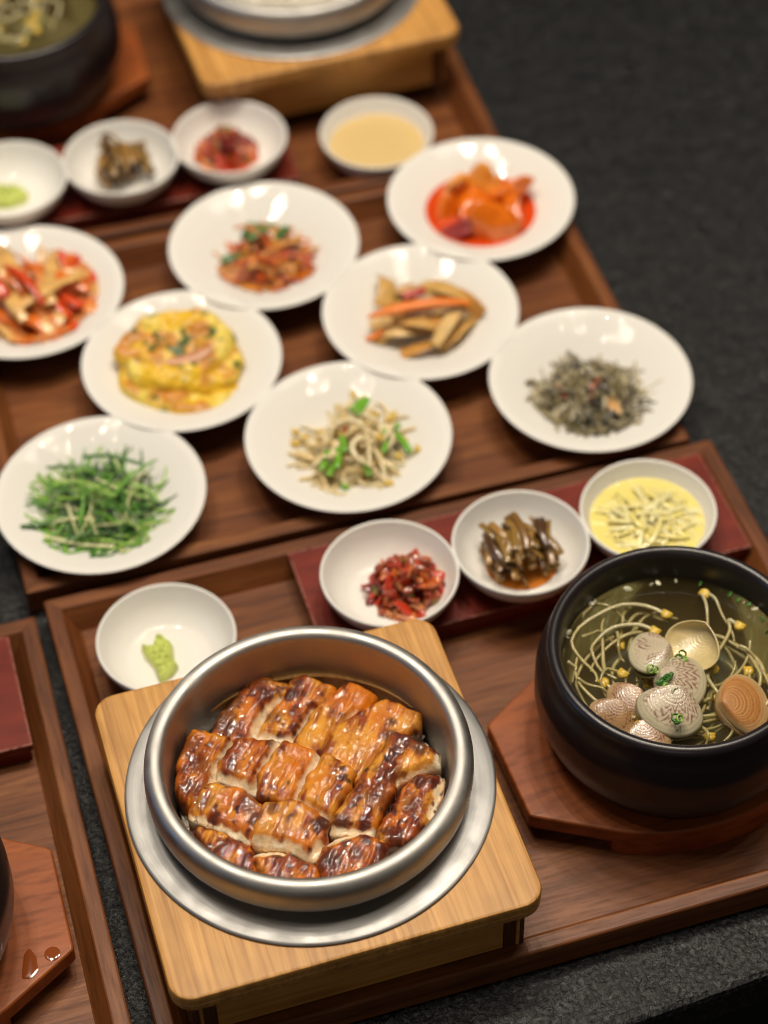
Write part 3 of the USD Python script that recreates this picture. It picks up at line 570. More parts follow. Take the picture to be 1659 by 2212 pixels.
# ------------------------------------------------------------------ P7 red radish kimchi in its juice
def level_disc(zfun, rmax, lvl):
    r = np.linspace(0, rmax, 400); k = r[np.argmax(zfun(r) >= lvl)] if (zfun(r) >= lvl).any() else rmax
    return revolve([(0, lvl + .0001), (k*.96, lvl + .0001), (k + .0002, lvl), (k*.96, lvl - .0008), (0, lvl - .0008)], 96), k
red_juice = liquid('red_kimchi_juice', (0.66, 0.06, 0.006)); t = thing('radish_kimchi', 'bright orange radish kimchi pieces in red juice', 'radish kimchi', (.1524, .2091, FB))
m_, k_ = level_disc(plate_z, .06, .0158); obj('red_juice', m_, red_juice, t, smooth=30)
ro = [fm('kimchi_radish_orange', (0.80, 0.17, 0.006), rough=.22, coat=.8, sss=.1), fm('kimchi_radish_light', (0.82, 0.30, 0.035), rough=.22, coat=.8, sss=.1), fm('kimchi_beet_red', (0.34, 0.02, 0.02), rough=.22, coat=.8)]
for i, (x, y, z, r, mi, tl) in enumerate([(-.018, .006, .010, .014, 0, .2), (.004, .012, .011, .015, 1, -.1), (.020, .004, .010, .015, 0, -.3), (-.006, -.004, .014, .015, 0, .15), (.016, -.012, .011, .015, 0, -.2), (.002, -.022, .010, .015, 0, .05), (-.022, -.012, .010, .011, 2, .3), (.010, .020, .012, .009, 2, 0), (-.010, .018, .012, .012, 1, .1), (.014, .010, .017, .008, 2, .2), (-.016, -.018, .010, .009, 2, .0)]):
    v, f = chunk(np.array([1.02*x, 1.05*(y - .002), z + .006 + .004*(i % 3)]), r*1.10, 300 + i, 3, (1.2, .85, .42))
    v[:, 2] = np.maximum(v[:, 2], plate_z(np.minimum(np.hypot(v[:, 0], v[:, 1]), .06)) + .0006)
    obj('radish_slice', (v, f), ro[mi], t, smooth=True)

# ------------------------------------------------------------------ P8 cabbage kimchi
kc = [fm('kimchi_cream', (0.80, 0.45, 0.14), rough=.28, coat=.6, sss=.1), fm('kimchi_orange', (0.76, 0.17, 0.015), rough=.28, coat=.6), fm('kimchi_red', (0.66, 0.06, 0.008), rough=.28, coat=.6), fm('kimchi_pink', (0.78, 0.28, 0.07), rough=.28, coat=.6)]
t = thing('cabbage_kimchi', 'pile of red and cream cabbage kimchi at the left edge', 'kimchi', (-.1678, .2171, FB))
for i in range(110):
    u = i/110; p = heap((.002, -.005), .040, .034); d = rng.normal(2.0, .30) if p[0] < .010 else rng.normal(1.2, .6)
    P = curve(p, d, rng.uniform(.030, .056), rng.normal(0, .6), 10, rng.uniform(0, .008)); P = over(P, .0014, plate_z, .046)
    w = rng.uniform(.0020, .0052); w = w*(1 + .25*np.sin(np.linspace(0, 9, 10) + i))
    obj('kimchi_strip', tube(P, w, 8, .32, side=(rng.normal(0, .5), rng.normal(0, .5), 1)), kc[rng.choice(4, p=[.2, .3, .25, .25])], t, smooth=True)
for x, y, z, d, m in ((-.016, .014, .040, 1.95, 0), (-.006, .012, .038, 1.8, 0), (-.022, .004, .040, 1.9, 2), (-.010, .004, .038, 2.0, 1), (-.028, .010, .036, 2.0, 0)):
    obj('kimchi_strip', tube(curve((x, y, z - .002), d, .044, -.3, 10, .006), .0048, 8, .35), kc[m], t, smooth=True)

for x, y, z, d, L, w, m in ((-.020, .012, .034, 2.0, .050, .0095, 0), (-.004, .016, .034, 1.75, .046, .0085, 0), (.012, -.006, .026, 1.3, .040, .0090, 3), (.022, -.014, .020, .9, .034, .0085, 1)):
    P = over(curve((x, y, z), d, L, -.35, 16, .005), .002, plate_z, .050); P[:, 2] += .0014*np.sin(np.linspace(0, 11, 16))
    obj('cabbage_leaf', tube(P, w*(.8 + .25*np.sin(np.linspace(0, 8, 16))), 14, .14, side=(rng.normal(0, .3), rng.normal(0, .3), 1)), kc[m], t, smooth=True)

# ------------------------------------------------------------------ small dishes
was = fm('wasabi_green', (0.58, 0.66, 0.15), rough=.5, coat=.1, bump_scale=600, bump=.9, vary=.2, dist=.0012)
def wasabi(c, z0, pts, h, label):
    poly = smooth_poly(np.array(pts) + c, .0007)
    bump = lambda x, y: .0026*(fbm(np.c_[x*520, y*520, x*0], 3, 4) - .5)*2
    v, f, n, d = pad(poly, .00055, lambda x, y, d: z0 + .0044 + h*dome(d, .0022) + bump(x, y)*np.clip(d/.001, 0, 1), lambda x, y, d: z0 + .0042 + 0*d)
    obj('wasabi', (v, f), was, smooth=True, label=label, cat='wasabi')
wasabi((-.1515, -.0975), FB, [(-.0095, .0085), (-.0035, .0065), (.0005, .0120), (.0045, .0125), (.0090, .0040), (.0070, -.0080), (.0085, -.0120), (.0045, -.0165), (-.0005, -.0190), (-.0045, -.0190), (-.0050, -.0080), (-.0085, .0010)], .0060, 'bright green dab of wasabi in the dish behind the eel pot')
wasabi((-.1591, .3240), FR, [(-.022, .004), (-.010, .008), (.004, .004), (.012, -.004), (.010, -.012), (-.002, -.015), (-.016, -.012), (-.024, -.004)], .0060, 'blurred green dab of wasabi in the far left dish')
rel = [fm('relish_red', (0.50, 0.040, 0.012), rough=.22, coat=.8), fm('relish_orange', (0.60, 0.13, 0.018), rough=.22, coat=.8), fm('relish_brown', (0.32, 0.06, 0.018), rough=.22, coat=.8), fm('relish_pink', (0.62, 0.24, 0.09), rough=.22, coat=.8), fm('relish_dark', (0.20, 0.02, 0.02), rough=.22, coat=.8), fm('relish_green', (0.20, 0.19, 0.03), rough=.25, coat=.6)]
def relish(c, z0, off, rx, ry, n, label, s0, H=.023):
    t = thing('red_relish', label, 'relish', (*c, z0))
    m_, k_ = level_disc(small_z, .036, .0046); v, f = m_; obj('red_oil', (v*[.88, .88, 1] + [off[0], off[1] - .002, .0003], f), red_juice, t, smooth=30)
    for i in range(n):
        a = rng.uniform(0, 2*PI); r = math.sqrt(rng.uniform()); x, y = off[0] + rx*r*math.cos(a), off[1] + ry*r*math.sin(a)
        z = float(small_z(min(math.hypot(x, y), .036))) + 0.0008 + H*(1 - r*r)*rng.uniform(0, 1)
        obj('relish_piece', chunk(np.array([x, y, z]), rng.choice([.0022, .0032, .0048], p=[.4, .4, .2])*rng.uniform(.8, 1.2), s0 + i, 2, (1.4, .9, .42)), rel[rng.choice(6, p=[.32, .2, .2, .14, .1, .04])], t, smooth=40)
    return t
relish((-.0118, -.1063), FR, (.0092, -.0005), .0220, .0225, 230, 'chopped red chili relish in the dish nearest the eel pot', 200)
relish((-.0008, .3136), FR, (-.003, .004), .0225, .019, 140, 'blurred red relish in the dish on the far riser', 500)
juice = liquid('orange_oil', (0.50, 0.15, 0.02)); pk = [fm('pickle_brown', (0.21, 0.100, 0.020), rough=.28, coat=.6), fm('pickle_olive', (0.26, 0.145, 0.028), rough=.28, coat=.6), fm('pickle_dark', (0.085, 0.038, 0.014), rough=.28, coat=.6), fm('pickle_tan', (0.36, 0.19, 0.045), rough=.28, coat=.6)]
def pickles(c, z0, off, n, label, w, H, j=True):
    t = thing('pickled_stems', label, 'pickles', (*c, z0))
    if j:
        m_, k_ = level_disc(small_z, .036, .0050); v, f = m_; v = v*[.9, .85, 1] + [off[0] + .001, off[1] - .003, .0002]; obj('orange_oil', (v, f), juice, t, smooth=30)
    for i in range(n):
        x = off[0] + rng.uniform(-w, w); y = off[1] + rng.normal(0, .004); z = .006 + H*rng.uniform(0, 1)*(1 - (abs(x - off[0])/w)**3*.5)
        P = curve((x, y, z), rng.normal(PI/2, .22), rng.uniform(.018, .031), rng.normal(0, .35), 7, rng.uniform(0, .003)); P = over(P, .0010, small_z, .031)
        obj('pickle_strip', tube(P, rng.uniform(.0017, .0030), 7, .45, side=(rng.normal(0, .6), 0, 1)), pk[rng.choice(4)], t, smooth=True)
pickles((.0692, -.1077), FR, (.000, .002), 80, 'brown pickled stems with orange oil in the middle near dish', .0190, .025)
pickles((-.0792, .3161), FR, (.001, .004), 44, 'blurred brown pickled stems in the far dish', .0175, .023, False)
t = thing('ginger_shreds', 'pale yellow shredded ginger heaped in the dish behind the soup', 'ginger', (.1505, -.1073, FR))
gi = [fm('ginger_yellow', (0.92, 0.80, 0.30), rough=.28, coat=.6, sss=.15), fm('ginger_pale', (0.94, 0.85, 0.40), rough=.28, coat=.6, sss=.15), fm('ginger_gold', (0.93, 0.80, 0.24), rough=.28, coat=.6, sss=.1)]
m_, k_ = level_disc(small_z, .036, .0140); obj('pickling_liquid', m_, liquid('ginger_liquid', (0.86, 0.72, 0.22)), t, smooth=30)
for i in range(130):
    a = rng.uniform(0, 2*PI); r = .028*math.sqrt(rng.uniform()); P = curve((.000 + r*math.cos(a), -.002 + r*math.sin(a), 0.0128 + .0055*(1 - (r/.026)**2)*rng.uniform()), rng.normal(2.2, .7), rng.uniform(.014, .030), rng.normal(0, .7), 7, rng.uniform(0, .002))
    obj('ginger_shred', tube(over(P, .0008, small_z, .034), rng.uniform(.0012, .0022), 6, .35), gi[rng.choice(3)], t, smooth=True)
m_, k_ = level_disc(small_z, .038, .0135)
obj('tan_sauce', m_, liquid('tan_sauce_liquid', (0.72, 0.50, 0.22), .12), smooth=30, label='pale tan dipping sauce filling the dish beside the far riser', cat='sauce', loc=(.1055, .3046, FB))

# ------------------------------------------------------------------ rice and eel in the front pot (millimetres from the pot's axis)
rice_mat = fm('white_rice', (0.72, 0.66, 0.55), rough=.35, coat=.4, sss=.1)
def rice(center, z, R, n, label, inner=0.0):
    parts = [revolve([(0, z - .0005), (R*.98, z - .001), (R, z - .0025), (R*.97, z - .004), (0, z - .004)], 64)]
    g = trimesh.creation.icosphere(subdivisions=1, radius=1.0); gv, gf = np.array(g.vertices), np.array(g.faces)
    for i in range(n):
        r = math.sqrt(rng.uniform(inner**2, 1))*R*.97; a = rng.uniform(0, 2*PI); Rm = trimesh.transformations.euler_matrix(rng.normal(0, .4), rng.normal(0, .4), rng.uniform(0, 6.3))[:3, :3]
        parts.append(((gv*[.0030, .00125, .0012]) @ Rm.T + [r*math.cos(a), r*math.sin(a), z + rng.normal(0, .0006)], gf))
    v, f = join(*parts)
    obj('rice', (v, f), rice_mat, smooth=True, label=label, cat='rice', kind='stuff', loc=(*center, 0))
rice(POTA, .0660, .0705, 700, 'white rice grains showing around the eel in the front pot', .82)
rice((.0850, .4520), .0790, .0735, 500, 'blurred rice in the far steel pot')

def eel(k, pts, cut, base, T, tilt, dark, label, hue=0.0, burn=(), grow=.15, wall=1.0, cw=1.0):
    """pts: outline in mm about the pot's axis; cut: indices i of the outline edges i..i+1 where white flesh shows; tilt: slope (x, y)"""
    pts = np.array(pts)/1000.0
    raw = pts.copy(); cen = raw.mean(0)
    poly = smooth_poly(pts + (pts - cen)*grow, .0034)
    q = np.array([poly.exterior.interpolate(t, normalized=True).coords[0] for t in np.linspace(0, 1, 120, endpoint=False)])
    q = q + (q - cen)/np.linalg.norm(q - cen, axis=1, keepdims=True)*.0024*(fbm(np.c_[q*210, np.full(120, k*.9)], 3, 44) - .5)[:, None]*2
    poly = Polygon(q).buffer(0); poly = poly if poly.geom_type == 'Polygon' else max(poly.geoms, key=lambda g: g.area)
    cl = [LineString([pts[i], pts[(i + 1) % len(pts)]]) for i in cut]
    mv = np.array([[p.x, p.y] for p in [poly.centroid]])[0]
    dark = dark*.85; ax = np.array([.62, .78])                        # direction of the muscle segments
    def nz(x, y, s, o, sd): return fbm(np.c_[x*s, y*s, np.full(len(x), k*1.9)], o, sd)
    def cutd(x, y): return np.min([shp_distance(shp_points(np.c_[x, y]), l) for l in cl], 0) if cl else np.full(len(x), 1.0)
    def tl(x, y): return tilt[0]*(x - mv[0]) + tilt[1]*(y - mv[1])
    def top(x, y, d):
        c = cutd(x, y)
        u = x*ax[0] + y*ax[1]; w_ = -x*ax[1] + y*ax[0]
        lump = (fbm(np.c_[u*48, w_*125, np.full(len(x), k*1.9)], 3, 7 + k) - .5)*.0042
        rib = (fbm(np.c_[u*120, w_*480, np.full(len(x), k*2.3)], 3, 21) - .5)*.0022
        fine = (nz(x, y, 480, 3, 33) - .5)*.0009
        h = T*(.60 + .40*dome(d, .0042))
        flesh = 1 - sstep(.0, .0052, c)
        h = h*(1 - .30*flesh) + (lump + rib + fine)*np.clip(d/.0025, 0, 1)*(1 - .4*flesh)
        return base + h + tl(x, y)
    v, f, n, d = pad(poly, .00085, top, lambda x, y, d: base - .010 + .35*tl(x, y) + 0*d)
    x, y, z = v.T; dd = np.r_[d, d, d[:pad.ring]]; c = cutd(x, y)
    n1, n2, n3 = nz(x, y, 120, 4, 50 + k), nz(x, y, 330, 3, 70 + k), nz(x, y, 55, 3, 90 + k)
    u = x*ax[0] + y*ax[1]; w_ = -x*ax[1] + y*ax[0]; n1 = fbm(np.c_[u*70, w_*190, np.full(len(x), k*1.9)], 4, 50 + k); st = fbm(np.c_[u*90, w_*520, np.full(len(x), k)], 3, 5)
    amber, gold, brown, deep, char = (0.62, 0.165, 0.006), (0.72, 0.300, 0.030), (0.29, 0.050, 0.004), (0.095, 0.014, 0.003), (0.022, 0.008, 0.004)
    B = lambda q: np.broadcast_to(q, (len(x), 3))
    col = lerp(B(amber), B(gold), sstep(.42, .66, n3 + hue))
    col = lerp(col, B(brown), sstep(.50 - .22*dark, .70 - .20*dark, n1*.65 + st*.35))
    col = lerp(col, B(deep), sstep(.60 - .20*dark, .74 - .18*dark, n1*.5 + n2*.5))
    edge = 1 - sstep(.0006, .0034, dd + .0022*(n2 - .5)*2)
    far = sstep(.006, .012, c)
    col = lerp(col, B(deep), edge*far*sstep(.46, .60, n3)*(.35 + .6*dark))
    spots = sstep(.74 - .05*dark, .80 - .05*dark, nz(x, y, 170, 3, 11*k + 3))
    col = lerp(col, B(char), spots*.8)
    for bx, by, br, bs in burn:                      # scorched patches, mm
        g = np.hypot(x - bx/1000, y - by/1000)/(br/1000) + .9*(n1 - .5)*2 + .5*(n2 - .5)*2
        col = lerp(col, B(deep), (1 - sstep(.55, 1.15, g))*bs); col = lerp(col, B(char), (1 - sstep(.1, .6, g))*bs*.55)
    wob = np.where(dd < .0006, -.0010, .0018*(n2 - .5)*2 + .0022*(n1 - .5)*2); flesh = 1 - sstep(.0013*cw, .0036*cw, c + wob)
    flesh[n:] = 1 - sstep(.0010*cw, .0036*cw, c[n:]); white = lerp(B((0.86, 0.62, 0.36)), B((0.92, 0.77, 0.54)), sstep(.4, .6, n2))
    col = lerp(col, white, flesh*.95)
    bot = np.r_[np.zeros(n), np.ones(n)]
    col[n:2*n] = [0.07, 0.020, 0.006]; col[2*n:] = lerp(B((0.20, 0.060, 0.012)), B((0.74, 0.47, 0.23)), flesh*wall)[2*n:]
    v = v + [POTA[0], POTA[1], 0]
    obj('grilled_eel_slice', (v, f), eel_mat, smooth=True, col=col, label=label, cat='grilled eel', group='glazed grilled eel slices in the front pot')
Z = .0700
eel(1, [(-9.4, 74), (5, 65.5), (-0.5, 57.1), (-8.5, 53.9), (-21.5, 37.3), (-43.6, 42), (-33.5, 56), (-21.5, 67.5)], [2, 3], Z, .0105, (-.05, .05), .5, 'eel slice at the back left of the pot with a white cut on its right', burn=[(-36, 52, 9, .8), (-25, 62, 6, .7), (-30, 45, 6, .5)])
eel(2, [(15, 66.5), (29.4, 53.4), (14.8, 44.2), (-.6, 27.6), (-19.5, 35.5), (-10.0, 46.6), (1.0, 56.6), (6.0, 65)], [2, 3], Z, .0112, (-.06, .05), .42, 'eel slice second from the left in the back row with a black charred corner', burn=[(7, 57, 6, 1.0), (-8, 45, 5, .5)])
eel(3, [(37, 54), (49.5, 41.5), (36, 34), (23.6, 27.5), (13, 14), (1.1, 21), (0.4, 27.1), (15.0, 43.1), (29.8, 51.5)], [2, 3], Z, .0112, (-.06, .05), .22, 'golden eel slice third from the left in the back row', burn=[(20, 48, 4, .5)])
eel(4, [(53, 37), (65.5, 24.4), (64, 15.3), (45.7, 10.6), (24.6, -6.7), (12.4, 13.5), (23.6, 27.5), (36.5, 33.2)], [], Z, .0115, (-.02, .05), .16, 'large orange eel slice at the back right of the pot', .06, burn=[(48, 14, 6, .8), (52, 22, 3.5, .7)])
eel(5, [(-52.5, 47), (-32.1, 36.5), (-43.5, 23.9), (-51.5, 10), (-64.8, 2.5), (-68, 17.4), (-63, 31.6)], [1, 2], Z + .0015, .0125, (-.10, .05), .62, 'dark brown eel slice at the far left against the pot wall', burn=[(-56, 38, 8, .6), (-54, 25, 7, .6), (-62, 12, 7, .6)])
eel(6, [(-31, 35), (-8.2, 28), (-23.2, 12), (-28.4, 1), (-46, 15.5), (-42.3, 23.4)], [1, 2, 3], Z + .0015, .0122, (-.08, .05), .48, 'red brown square eel slice left of the centre of the pot', burn=[(-14, 28, 3.5, .8), (-38, 17, 5, .5)])
eel(7, [(-7.4, 26), (10.0, 12.6), (-2.2, 1.2), (-10.7, -12), (-27.2, -3.2), (-25.2, 8.8)], [1, 2], Z + .0018, .0122, (-.06, .05), .25, 'orange eel slice in the middle of the pot with a wide white cut')
eel(8, [(12.0, 12.0), (23.5, -3.6), (18.8, -11.4), (1.4, -28.2), (-11.2, -13), (-1.5, .9)], [3], Z + .0022, .0128, (-.02, .05), .22, 'golden eel slice with one dark scorch stripe in the middle of the pot', .05, burn=[(15, -7, 3, 1.0), (12, -12, 2.6, 1.0), (17, -2, 2.4, .9)], grow=.06)
eel(9, [(51.0, 14), (69, -5.5), (67, -13.6), (55.5, -13.6), (44, -15.6), (34.4, -25.9), (23.3, -41.0), (2.0, -33.0), (7, -24.2), (19.6, -13.0), (34.4, .1)], [1, 2, 3, 6], Z + .0005, .0130, (.02, .05), .62, 'long dark eel slice running down the right side of the pot', burn=[(54, 7, 7, .95), (61, 0, 5, .8), (40, -12, 8, .6), (30, -22, 8, .6), (8, -32, 5, .9)], grow=.09, wall=.3, cw=.6)
eel(10, [(52, -15), (67, -18.0), (63.0, -27), (54, -39), (40.5, -50), (25, -48), (27, -39), (39, -26)], [1, 2], Z - .002, .0125, (.0, .05), .60, 'dark glazed eel slice against the right wall of the pot', burn=[(56, -18, 5, .9), (62, -21, 4, 1.0), (46, -32, 6, .6), (32, -46, 6, .9)], wall=.3, cw=.6)
eel(11, [(-50, 12), (-37.6, 3.6), (-28.4, -7.8), (-30.7, -18), (-40.8, -25.4), (-50.7, -15.3), (-65.0, -4.2), (-61.6, 5.2)], [4, 5], Z + .0030, .0095, (-.03, .10), .55, 'curled eel slice at the lower left with a white underside', burn=[(-36, -6, 6, .6), (-33, -17, 5, .9), (-58, 2, 5, .5)], wall=.1, cw=.55)
eel(12, [(-26.5, -11), (-11.5, -12.7), (.6, -29), (-6.6, -41.6), (-13.5, -47), (-23.8, -35.5), (-38, -29.2), (-34.6, -20.3)], [3, 4, 5], Z + .0035, .0105, (.0, .12), .38, 'curled golden eel slice at the lower middle with a thick white cut end', burn=[(-2, -30, 6, .95), (-24, -14, 4, .6)])
eel(13, [(-1.5, -40.5), (14.5, -39), (25, -49.8), (20, -62), (-7.8, -64), (-10.0, -49)], [0], Z - .0012, .0125, (.0, .10), .8, 'small charred eel piece at the bottom of the pot, right of the middle', burn=[(-4, -52, 7, .9), (10, -52, 5, .7)], wall=.2, cw=.6)
eel(14, [(-66, -6), (-50, -17), (-40.2, -28), (-42, -50), (-58, -38)], [], Z - .0035, .0110, (.0, .06), .95, 'blackened eel piece under the slices at the lower left')
eel(15, [(-40, -33), (-25.7, -37), (-11, -51), (-16, -65), (-38, -56)], [0], Z - .0030, .0125, (.0, .08), .6, 'orange eel piece half hidden under the front rim of the pot')

# ------------------------------------------------------------------ clam soup
BZ = SPZ + .0525
broth = mat('clam_broth', {'t': ('texture_coordinate', {}), 'n': ('noise_texture', {'scale': 55.0, 'detail': 2.0}), 'b': ('bump', {'strength': 0.10, 'distance': 0.0015}),
    'tr': ('transparent_bsdf', {'color': (0.97, 0.95, 0.88)}), 'g': ('glossy_bsdf', {'color': (1, 1, 1), 'roughness': 0.04}), 'f': ('fresnel', {'IOR': 1.34}), 'o': ('mix_closure', {}),
    'v': ('principled_volume', {'color': (0.95, 0.64, 0.26), 'density': 16.0, 'anisotropy': 0.3, 'absorption_color': (0.60, 0.38, 0.08)})},
    [('t.object', 'n.vector'), ('n.fac', 'b.height'), ('b.normal', 'g.normal'), ('b.normal', 'f.normal'), ('f.fac', 'o.fac'), ('tr.BSDF', 'o.closure1'), ('g.BSDF', 'o.closure2')], surface='o.closure', volume='v.volume')
broth_body = revolve([(0, BZ), (.0624, BZ), (.0618, BZ - .004), (.0605, BZ - .020), (.0565, BZ - .034), (0, BZ - .034)], 96)
obj('soup_broth', broth_body, broth, smooth=30, label='clear yellowish clam broth in the front black pot', cat='soup', loc=(*stA, 0))
obj('soup_broth', broth_body, broth, smooth=30, label='blurred broth in the black pot at the top left', cat='soup', loc=(*STC, 0))
shell_m = food('clam_shell', rough=.35, coat=.45, sss=.0, bump_scale=700, bump=.12, vary=.08, vert=True)
def shell_col(kind, A, Q, seed):
    """outside colours of a valve: growth lines, zigzag marks, pale margin. A angle, Q distance from the beak (0..1)"""
    P = np.c_[np.cos(A)*Q*2.2 + seed, np.sin(A)*Q*2.2, np.full(len(A), seed*1.3)]
    tri = np.abs(((A*1.75 + .5*fbm(P*1.5, 2, seed)) % 1.0) - .5)*2
    line = np.sin(2*PI*(Q*6.5 + tri*1.25 + 1.1*fbm(P*1.2, 2, seed + 1)))
    mask = sstep(.36, .50, fbm(P*1.4, 2, seed + 2))*sstep(.12, .25, Q)*(1 - sstep(.74, .88, Q))
    grow = .5 + .5*np.sin(Q*70 + 3*fbm(P*2, 2, seed + 3)); base, mark, margin, amt = {'grey': ((0.56, 0.47, 0.33), (0.22, 0.085, 0.06), (0.55, 0.50, 0.33), 1.0), 'brown': ((0.40, 0.235, 0.12), (0.14, 0.045, 0.022), (0.48, 0.34, 0.19), .95), 'tan': ((0.46, 0.19, 0.045), (0.26, 0.085, 0.02), (0.58, 0.38, 0.18), .35)}[kind]
    B = lambda q: np.broadcast_to(q, (len(A), 3))
    c = lerp(B(base), B(margin), sstep(.70, .98, Q))
    c = lerp(c, B(mark), sstep(.15, .75, line)*mask*amt)
    if kind == 'tan': c = lerp(c, B((0.66, 0.46, 0.22)), sstep(.3, .95, np.sin(Q*82))*.32)
    return c*(1 - .16*grow[:, None]*(.4 + .6*fbm(P*3, 2, seed))[:, None])
inner_m = fm('clam_inside', (0.66, 0.53, 0.26), rough=.25, coat=.5); meat = fm('clam_meat', (0.55, 0.36, 0.16), rough=.3, coat=.6, sss=.15)
def shell(L, W, H, Rm, pos, thick=.0009, cup=False):
    """one valve: umbo at -y, opening at z = 0, dome towards +z"""
    nr, na = 34, 96; rho = np.linspace(0, 1, nr); a = np.linspace(0, 2*PI, na, endpoint=False)
    ex = np.cos(a)*L*.5*(1 + .06*np.cos(a)); ey = np.sin(a)*W*.5*np.where(np.sin(a) < 0, 1.08 - .25*np.abs(np.cos(a)), 1.0)
    um = np.array([L*.07, -W*.47]); V, U = [], []
    for i, q in enumerate(rho):
        x = um[0]*(1 - q)*.93 + ex*q; y = um[1]*(1 - q)*.93 + ey*q
        z = H*(1 - q**2.3)**.62 + .00013*np.sin(q*80)*(q > .1)*(q < .97)
        V.append(np.c_[x, y, np.broadcast_to(z, na)]); U.append(np.c_[a, np.full(na, q)])
    V = np.vstack(V[1:]); U = np.vstack(U[1:]); n = len(V)
    V2 = V*[.95, .95, 1]; V2[:, 2] = np.maximum(V[:, 2] - thick, .0) - .0002
    vv = np.vstack([V, V2]); f = []
    for k in range(nr - 2):
        j = np.arange(na); j2 = (j + 1) % na
        for o, fl in ((0, False), (n, True)):
            q = np.c_[o + k*na + j, o + k*na + j2, o + (k + 1)*na + j2, o + (k + 1)*na + j]
            q = q if fl else q[:, ::-1]
            f += [q[:, [0, 1, 2]], q[:, [0, 2, 3]]]
    j = np.arange(na); j2 = (j + 1) % na; k = (nr - 2)*na
    q = np.c_[k + j, k + j2, n + k + j2, n + k + j]; f += [q[:, [0, 2, 1]], q[:, [0, 3, 2]]]
    f += [np.c_[j[:-2]*0, j[1:-1], j[2:]], np.c_[j[:-2]*0 + n, j[2:] + n, j[1:-1] + n]]
    return vv @ Rm.T + pos, np.vstack(f), np.vstack([U, U])
def clam(x, y, z, L, rz, pitch, roll, kind, label, open_angle=None, inside=False):
    """x, y in mm from the soup pot's axis, z height above the broth in mm"""
    t = thing('clam', label, 'clam', group='clams in the front soup pot')
    E = trimesh.transformations.euler_matrix
    Rm = (E(0, 0, rz) @ E(pitch, 0, 0) @ E(0, roll, 0))[:3, :3]; pos = np.array([stA[0] + x/1000, stA[1] + y/1000, BZ + (z - 1.5)/1000])
    for s in ((1,) if inside is False and open_angle is None else (1, -1)):
        R2 = Rm if s > 0 else Rm @ (E(-(open_angle or 0.06), 0, 0)[:3, :3]) @ np.diag([1, 1, -1.0])
        p2 = pos if s > 0 else pos + (Rm @ np.array([0, -L*.30, 0])) - R2 @ np.array([0, -L*.30, 0])
        v, f, U = shell(L, L*.76, L*.175, R2, p2)
        if s < 0: f = f[:, ::-1]
        obj('shell_half', (v, f), shell_m, t, smooth=True, col=shell_col(kind, U[:, 0], U[:, 1], int(abs(x)*3 + abs(y))))
    if open_angle and open_angle > .3:
        v, f = chunk(pos + Rm @ np.array([0, -L*.05, -.001]), L*.26, 7 + int(L*1e5), 2, (1.1, .8, .35)); obj('meat', (v, f), meat, t, smooth=True)
SHELLS = [(-12, 10, 3.5, .031, 1.35, -.10, .12, 'grey', 'grey patterned clam at the back of the cluster beside an open shell', None),
          (-3, -14, 4.5, .036, -2.15, -.18, .10, 'grey', 'grey patterned clam in the middle of the soup, topped with scallion', None),
          (-16, -31, 5.5, .037, 2.45, -.22, -.10, 'grey', 'large pale patterned clam in front of the cluster', None),
          (24, -35, 2.5, .037, -1.70, -.15, .15, 'tan', 'orange tan ribbed clam on the right of the soup', None),
          (-34, -14, -.5, .026, 1.9, -.2, -.1, 'brown', 'small brown speckled clam left of the cluster', None),
          (-44, -20, -3.0, .028, 2.3, -.2, -.2, 'brown', 'brownish clam sunk near the left wall of the pot', None),
          (-33, -40, -.5, .028, 2.9, -.1, .0, 'brown', 'brown striped clam half under the front rim', None)]
for s in SHELLS: clam(*s[:9], open_angle=.28)
# the open valve standing up behind, seen from inside
t = thing('clam', 'open pale yellow clam shell half seen from inside', 'clam', group='clams in the front soup pot')
E4 = trimesh.transformations.euler_matrix; Rm = (E4(0, 0, -1.0) @ E4(PI + .55, 0, 0) @ E4(0, .1, 0))[:3, :3]
v, f, U = shell(.034, .028, .008, Rm, np.array([stA[0] + .010, stA[1] + .006, BZ + .0065])); obj('shell_half', (v, f), inner_m, t, smooth=True)
# sprouts in the broth
so = [fm('soup_sprout', (0.44, 0.36, 0.15), rough=.3, sss=.3), fm('soup_sprout_pale', (0.54, 0.46, 0.24), rough=.25, sss=.1)]
def sprout(c, P, r=.0012, head=True, m=0, label='pale bean sprout curling in the clam broth', group='bean sprouts in the front soup'):
    P = np.array(P, float); tt = np.linspace(0, 1, len(P)); u = np.linspace(0, 1, 18)
    Q = np.c_[[PchipInterpolator(tt, P[:, i])(u) for i in range(3)]].T/1000 + [c[0], c[1], BZ]
    Q[:, 2] += .0009*np.sin(np.linspace(0, 9, 18) + 40*Q[0, 0]); Q[:, 0] += .0008*np.sin(np.linspace(0, 7, 18) + 90*Q[0, 1])
    s = thing('bean_sprout', label, 'bean sprout', group=group)
    obj('stem', tube(Q, r*(1 - .45*u), 7), so[m], s, smooth=True)
    if head:
        for q in (-1, 1):
            d = math.atan2(*(Q[0] - Q[1])[[1, 0]]); obj('bean_half', bean(Q[0] + [q*.0009*math.sin(d), -q*.0009*math.cos(d), 0], .0023, d), bean_y, s, smooth=True)
